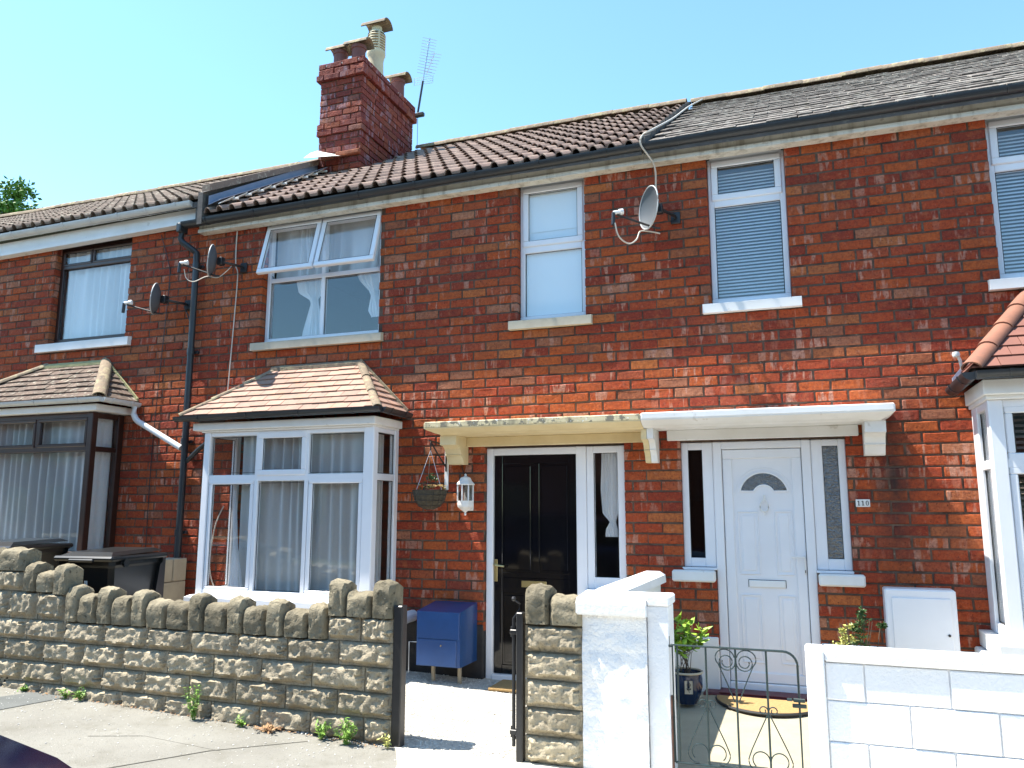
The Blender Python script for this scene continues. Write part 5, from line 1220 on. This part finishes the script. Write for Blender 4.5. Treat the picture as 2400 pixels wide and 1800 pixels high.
for x in (-5.0, -4.85, -4.70): m.tube([(x, YA, 7.50), (x, YA, 7.61)], .004, 4)
m.build('reflector', ALU, ta)

# wheelie bins
def bin_(name, label, cx, cy, z0, ang):
    t = thing(name, label, 'bin', (cx, cy, z0), 'black wheelie bins behind the stone wall'); Rz = Matrix.Rotation(ang, 3, 'Z')
    def W(m, mat, nm, smooth=False):
        q = MB(); q.add([Rz@Vector(p)+Vector((cx, cy, z0)) for p in m.v], m.f); return q.build(nm, mat, t, smooth=smooth)
    m = MB(); rings = []
    for z, hw, f0, f1 in ((.06, .20, -.22, .22), (.5, .235, -.27, .27), (.86, .26, -.31, .30), (.88, .275, -.325, .31), (.93, .275, -.325, .31)):
        r_ = []
        for sx, sy in ((-1, -1), (1, -1), (1, 1), (-1, 1)):
            X, Y = sx*hw, (f0 if sy < 0 else f1); c = .035
            a = (X, Y-sy*c); b2 = (X-sx*c, Y)
            r_ += [a, b2] if sx*sy < 0 else [b2, a]
        rings.append([(x, y_, z) for x, y_ in r_])
    v = [p for r_ in rings for p in r_]; f = [tuple(range(7, -1, -1))]
    for k in range(4):
        for j in range(8): f.append((k*8+j, k*8+(j+1) % 8, k*8+8+(j+1) % 8, k*8+8+j))
    m.add(v, f); W(m, BINP, 'body')
    m = MB(); m.box(-.287, .287, -.345, .33, .915, .955, .014); m.add([(-.25, -.31, .955), (.25, -.31, .955), (.25, .30, .975), (-.25, .30, .975), (-.20, -.24, .985), (.20, -.24, .985), (.20, .25, 1.0), (-.20, .25, 1.0)], [(4,5,6,7), (0,1,5,4), (1,2,6,5), (2,3,7,6), (3,0,4,7)])
    m.box(-.12, .12, -.365, -.34, .91, .935, .008); W(m, BINP, 'lid')
    for sx in (-1, 1):
        m = MB(); m.tube([(sx*.29, -.18, .90), (sx*.27, -.18, .90)], .035, 10); W(m, BINP, 'lifting_lug'); m = MB(); m.tube([(sx*.25, .22, .09), (sx*.21, .22, .09)], .09, 16); W(m, RUBBER, 'wheel', True)
    m = MB(); m.tube([(-.2, .33, .90), (-.2, .38, .93), (.2, .38, .93), (.2, .33, .90)], .014, 8); W(m, BINP, 'handle')
    m = MB()
    for a, c in ((-.055, -.03), (.0, .025)):
        m.add([(a, -.293, .70), (a+.012, -.293, .70), (a+.012, -.299, .76), (a, -.299, .76)], [(0, 1, 2, 3)]); m.add([(a+.016, -.293, .70), (a+.028, -.293, .70), (a+.028, -.299, .76), (a+.016, -.299, .76)], [(0, 1, 2, 3)])
    W(m, PAINT, 'marking'); return t
bin_('wheelie_bin', 'black wheelie bin nearer the black downpipe, behind the lower part of the stone wall', -5.50, -1.14, .10, rad(6))
bin_('wheelie_bin', 'black wheelie bin in front of the brown bay window at the left edge', -6.66, -1.10, .16, rad(4))

# plants
def shrub_pot():
    t = thing('potted_plant', 'bright green leafy shrub in a dark blue glazed pot behind the iron gate', 'potted plant', (-.85, -.42, .1))
    cx, cy, z0 = -.852, -.42, .085
    m = MB(); m.lathe([(.0, z0), (.068, z0), (.072, z0+.01), (.098, z0+.06), (.112, z0+.12), (.112, z0+.165), (.107, z0+.20), (.109, z0+.21), (.100, z0+.21), (.095, z0+.19), (.0, z0+.185)], cx, cy, 28); p = m.build('pot', GLAZED, t, smooth=True)
    m = MB(); m.tube([(cx+.112*math.cos(a), cy+.112*math.sin(a), z0+.212) for a in [i*2*math.pi/28 for i in range(29)]], .008, 6, False); m.build('rim', STONESILL, t, smooth=True)
    m = MB(); m.lathe([(0, z0+.186), (.094, z0+.186)], cx, cy, 20); m.build('soil', SOIL, t)
    # rose emblem panel on the front of the pot
    a0 = math.atan2(CAM.y-cy, CAM.x-cx)+.12; ex = Vector((-math.sin(a0), math.cos(a0), 0)); no = Vector((math.cos(a0), math.sin(a0), 0)); c = Vector((cx, cy, z0+.125))+no*.1125
    def Q(u, w_, o=0): return c+ex*u+Vector((0, 0, w_))+no*(o-u*u*4)
    m = MB(); m.poly([Q(-.029, -.045), Q(.029, -.045), Q(.029, .045), Q(-.029, .045)], no*.002); m.build('emblem_panel', STONESILL, t)
    m = MB()
    for u, w_, r_ in ((0, .018, .013), (.003, .02, .008), (-.002, .016, .004)): m.tube([Q(u+r_*math.cos(q), w_+r_*math.sin(q), .004) for q in [i*2*math.pi/12 for i in range(13)]], .0012, 4, False)
    m.tube([Q(0, .004, .004), Q(-.002, -.015, .004), Q(.004, -.036, .004)], .0016, 4)
    for s_ in (-1, 1): m.poly([Q(0, -.012, .004), Q(s_*.012, -.004, .004), Q(s_*.017, -.008, .004), Q(s_*.008, -.018, .004)], no*.0015)
    m.tube([Q(-.029, -.045, .003), Q(.029, -.045, .003), Q(.029, .045, .003), Q(-.029, .045, .003), Q(-.029, -.045, .003)], .0014, 4, False)
    m.build('emblem', INK, t)
    m = MB(); tips = []
    for i in range(14):
        a = R.random()*6.3; r_ = R.uniform(.03, .13); h_ = R.uniform(.20, .40)
        tip = Vector((cx+.02+r_*math.cos(a), cy+r_*math.sin(a), z0+.19+h_)); mid = Vector((cx+.4*r_*math.cos(a), cy+.4*r_*math.sin(a), z0+.19+h_*.55)); m.tube([(cx+R.uniform(-.05, .05), cy+R.uniform(-.03, .03), z0+.19), mid, tip], .003, 5, True, .0015); tips += [tip, (tip+mid)/2]
    m.build('stems', BARK, t)
    def bigleaf(nm, mat, p, s_, ax):
        ax = ax.normalized(); b = ax.cross(Vector((R.gauss(0, .3), R.gauss(0, .3), 1))).normalized(); nn = ax.cross(b)
        m = MB(); m.add([p, p+ax*s_*.25+b*s_*.2+nn*s_*.04, p+ax*s_*.55+b*s_*.26+nn*s_*.03, p+ax*s_-nn*s_*.1, p+ax*s_*.55-b*s_*.26+nn*s_*.03, p+ax*s_*.25-b*s_*.2+nn*s_*.04, p+ax*s_*.5-nn*s_*.05], [(0,1,6), (1,2,6), (2,3,6), (3,4,6), (4,5,6), (5,0,6)]); m.build(nm, mat, t, smooth=False)
    for tp in tips:
        for k in range(6):
            bigleaf('leaf', LEAF, tp+Vector((R.gauss(0, .012), R.gauss(0, .012), R.gauss(0, .015))), R.uniform(.05, .095), Vector((R.gauss(0, 1), R.gauss(0, 1), R.gauss(.15, .5))))
    for k in range(26):
        bigleaf('leaf', LEAFD, Vector((cx-.10+R.gauss(0, .025), cy-.02+R.gauss(0, .03), z0+R.uniform(.18, .44))), R.uniform(.03, .055), Vector((R.gauss(0, 1), R.gauss(0, 1), R.gauss(0, .6))))
shrub_pot()
sb = thing('shrub', 'small dark green shrub with cream variegated leaves behind the white block wall', 'shrub', (.26, -.5, .1))
m = MB()
for i in range(9): a = R.random()*6.3; m.tube([(.27, -.48, .1), (.27+.05*math.cos(a), -.48+.05*math.sin(a), .4), (.28+.10*math.cos(a), -.48+.1*math.sin(a), .62+R.uniform(0, .12))], .004, 5, True, .002)
m.tube([(.37, -.45, .1), (.40, -.42, .5), (.44, -.38, .70)], .003, 5)
m.build('stems', BARK, sb)
m = MB()
for cxx, z, r_ in ((.32, .76, .025), (.32, .70, .045), (.31, .63, .06), (.30, .56, .08), (.27, .66, .03), (.44, .68, .02), (.24, .52, .09), (.32, .48, .09)): leaves(m, (cxx, -.46, z), 60, r_, .028, 1.0)
m.build('foliage', LEAFD, sb)
m = MB()
for cxx, z, r_ in ((.235, .67, .02), (.20, .64, .02), (.22, .60, .03), (.19, .57, .035), (.15, .55, .03), (.26, .59, .02)): leaves(m, (cxx, -.52, z), 26, r_, .026, 1.0)
m.build('cream_leaves', LEAFY, sb)
def weed(label, x, y_, h_, n, mat=WEEDL, spread=.05):
    m = MB(); z = slopez(x, y_)
    for i in range(n):
        a = R.random()*6.3; l = h_*R.uniform(.5, 1); lean = R.uniform(.1, .7)*spread; tip = Vector((x+lean*math.cos(a)*1.4, y_+lean*math.sin(a)-.01, z+l)); b0 = Vector((x+R.gauss(0, .01), y_+R.gauss(0, .006), z)); m.tube([b0, tip], .0015, 4)
        for k in range(7):
            p = b0+(tip-b0)*R.uniform(.2, 1.05); s_ = R.uniform(.018, .04); ax = Vector((R.gauss(0, 1), R.gauss(0, 1), R.gauss(.2, .5))).normalized(); b = ax.cross(Vector((0, 0, 1))).normalized(); m.add([p, p+ax*s_*.5+b*s_*.2, p+ax*s_, p+ax*s_*.5-b*s_*.2], [(0, 1, 2, 3)])
    return m.build('weed', mat, label=label, cat='weed', group='weeds at the foot of the stone wall')
weed('tall bright green weed, the tallest at the foot of the long stone wall', -3.90, -1.89, .22, 20, spread=.07)
weed('leafy green weed below the black gate post at the wall end', -2.72, -1.90, .15, 24, spread=.09)
weed('small yellow green weed on the corner right against the black gate post', -2.45, -1.86, .08, 5, LEAFY, .04)
weed('small weed with yellowing stems left of the leafy one near the gate post', -2.90, -1.88, .11, 12, spread=.08)
weed('low green weed right of the tallest weed along the stone wall', -3.52, -1.87, .055, 8)
weed('small green weed at the dark tarmac strip, left of its neighbour', -5.07, -1.87, .07, 8)
weed('bushier pale green weed right of the dark tarmac strip by the wall', -4.93, -1.87, .09, 12)
weed('tiny green weed at the wall foot near the left edge', -5.50, -1.86, .04, 7)
weed('spreading dry reddish weed between the low and yellowing weeds', -3.30, -1.89, .035, 16, DRYL, .12)
m = MB()
for i in range(260):
    x = R.uniform(-5.6, -2.5); y_ = -1.835-abs(R.gauss(0, .03)); z = slopez(x, y_)+.004; s_ = R.uniform(.006, .018); a = R.random()*6.3; m.add([(x, y_, z), (x+s_*math.cos(a), y_+s_*math.sin(a), z+.004), (x+s_*math.cos(a+.9), y_+s_*math.sin(a+.9), z+.006)], [(0, 1, 2)])
m.build('leaf_litter', DRYL, kind='stuff', label='dry leaf litter gathered along the foot of the stone wall')

# tree behind the roofs at the far left
tr = thing('broadleaf_tree', 'dark green broadleaf tree rising behind the roof at the left edge', 'tree', (-26.6, 12, 0))
m = MB(); m.tube([(-26.8, 12, -.2), (-26.7, 12, 4), (-26.8, 12, 8), (-26.6, 12, 11)], .35, 10, True, .12)
for i in range(9): a = R.random()*6.3; m.tube([(-26.7, 12, 5+i*.6), (-26.7+1.6*math.cos(a), 12+1.6*math.sin(a), 7.5+i*.45)], .12, 6, True, .03)
m.build('trunk', BARK, tr)
m = MB()
cl = [(-26.8+R.gauss(0, 1.3), 12+R.gauss(0, 1.3), R.uniform(7.0, 11.2)) for i in range(46)]+[(-25.6, 11, 11.5), (-26.3, 11.2, 11.9), (-27, 11, 12.0), (-25.0, 11.2, 11.1), (-24.6, 11.6, 11.9), (-24.4, 11.2, 11.1), (-23.9, 11.5, 10.8), (-26.0, 11.3, 11.6), (-24.9, 11, 10.6)]
for c in cl: leaves(m, c, 420 if c[2] > 10.4 else 160, .62 if c[2] > 10.6 and c[1] < 11.7 else .85, .17, .9)
for c in [(-24.55, 11.6, 12.2), (-23.6, 11.5, 11.1), (-25.9, 11.2, 12.2)]: leaves(m, c, 60, .28, .14, 1)
m.build('crown', TREEL, tr)

# parked car, its bonnet corner in the lower left of the picture
pc = thing('parked_car', 'dark blue parked car, one bonnet corner visible at the lower left', 'car', (-3.2, -5.45, -.02))
YC = -5.47; zg = -.10
# plan outline half width and top height along x; the nose is at x=-1.22
st_ = [(-5.15, .50, .42, .80), (-5.05, .70, .22, .93), (-4.7, .79, .18, .97), (-4.2, .82, .16, .97), (-3.4, .83, .16, .94), (-2.75, .83, .16, .91), (-2.40, .815, .16, .885), (-2.10, .765, .17, .862), (-1.85, .68, .18, .838), (-1.62, .57, .20, .80), (-1.42, .44, .24, .76), (-1.30, .26, .30, .68), (-1.26, .10, .36, .60)]
st_ = [(x+.30, hw, zb_, zt_+.09) for x, hw, zb_, zt_ in st_]
m = MB(); rings = []
for x, hw, zb_, zt_ in st_:
    r_ = []
    for u, z in ((-1, zb_+.05), (-1.0, zb_+.22), (-1.0, zt_-.22), (-.985, zt_-.09), (-.94, zt_-.03), (-.7, zt_+.012), (-.35, zt_+.035), (0, zt_+.042), (.35, zt_+.035), (.7, zt_+.012), (.94, zt_-.03), (.985, zt_-.09), (1, zt_-.22), (1, zb_+.22), (1, zb_+.05), (.9, zb_), (-.9, zb_)):
        z = max(z, zb_); r_.append((x, YC+u*hw, zg+z))
    rings.append(r_)
K = len(rings[0]); v = [p for r_ in rings for p in r_]; f = [tuple(range(K)), tuple((len(rings)-1)*K+j for j in range(K-1, -1, -1))]
for k in range(len(rings)-1):
    for j in range(K): f.append((k*K+j, k*K+(j+1) % K, k*K+K+(j+1) % K, k*K+K+j))
m.add(v, f); body = m.build('body', CARP, pc, smooth=True)
m = MB(); rings = [(-4.65, .68, 1.0), (-4.45, .64, 1.28), (-4.0, .60, 1.42), (-3.3, .60, 1.44), (-2.75, .62, 1.34), (-2.25, .70, .98)]
v = []
for x, hw, zt_ in rings: v += [(x, YC-hw-.06*(zt_ > 1), zg+.90), (x, YC-hw, zg+zt_), (x, YC, zg+zt_+.03), (x, YC+hw, zg+zt_), (x, YC+hw+.06*(zt_ > 1), zg+.90)]
f = []
for k in range(5):
    for j in range(4): f.append((k*5+j, k*5+j+1, k*5+6+j, k*5+5+j))
m.add(v, f); m.build('windows', BLACKG, pc, smooth=True)
m = MB(); v = []
for x, hw, zt_ in rings[1:5]: v += [(x, YC-hw-.005, zg+zt_-.02), (x, YC-hw*.97, zg+zt_+.012), (x, YC, zg+zt_+.042), (x, YC+hw*.97, zg+zt_+.012), (x, YC+hw+.005, zg+zt_-.02)]
f = []
for k in range(3):
    for j in range(4): f.append((k*5+j, k*5+j+1, k*5+6+j, k*5+5+j))
m.add(v, f); m.build('roof', CARP, pc, smooth=True)
for x in (-4.15, -1.92):
    for s_ in (-1, 1):
        yw = YC+s_*(.74 if x < -3 else .70); m = MB(); m.tube([(x, yw-.09, zg+.29), (x, yw+.09, zg+.29)], .29, 24); wl = m.build('wheel', RUBBER, pc, smooth=True)
        m = MB(); m.tube([(x, yw+s_*.07, zg+.29), (x, yw+s_*.096, zg+.29)], .19, 16); m.build('rim', ALU, wl, smooth=True)
for s_ in (-1, 1):
    m = MB(); m.box(-1.24, -1.10, YC+s_*.42-.10, YC+s_*.44+.10, zg+.50, zg+.66, .03); m.build('headlight', CHROME, pc); m = MB(); m.box(-4.82, -4.73, YC+s_*.50-.12, YC+s_*.50+.12, zg+.6, zg+.78, .02); m.build('tail_light', MAROON, pc)

# houses across the road (seen only as reflections)
ob = thing('opposite_terrace', 'brick terrace across the road, reflected in the glazing', 'building', (-3, -18, 0))
m = MB(); m.box(-80, 40, -24, -17, -.2, 5.0); m.build('wall', pm('opposite_brick', (.22, .07, .04), (.16, .05, .035), 4, .9, 30, .2), ob)
m = MB(); m.prismx([(-24.4, 4.95), (-16.6, 4.95), (-20.5, 7.2)], -80, 40); m.build('roof', TILE1, ob)
for i in range(18):
    x = -62+i*4.6
    for z0, z1 in ((.9, 2.2), (3.2, 4.5)):
        for dx in (0, 2.1): m = MB(); m.box(x+dx, x+dx+1.2, -17.03, -16.98, z0, z1, .01); m.build('window', BLACKG, ob)
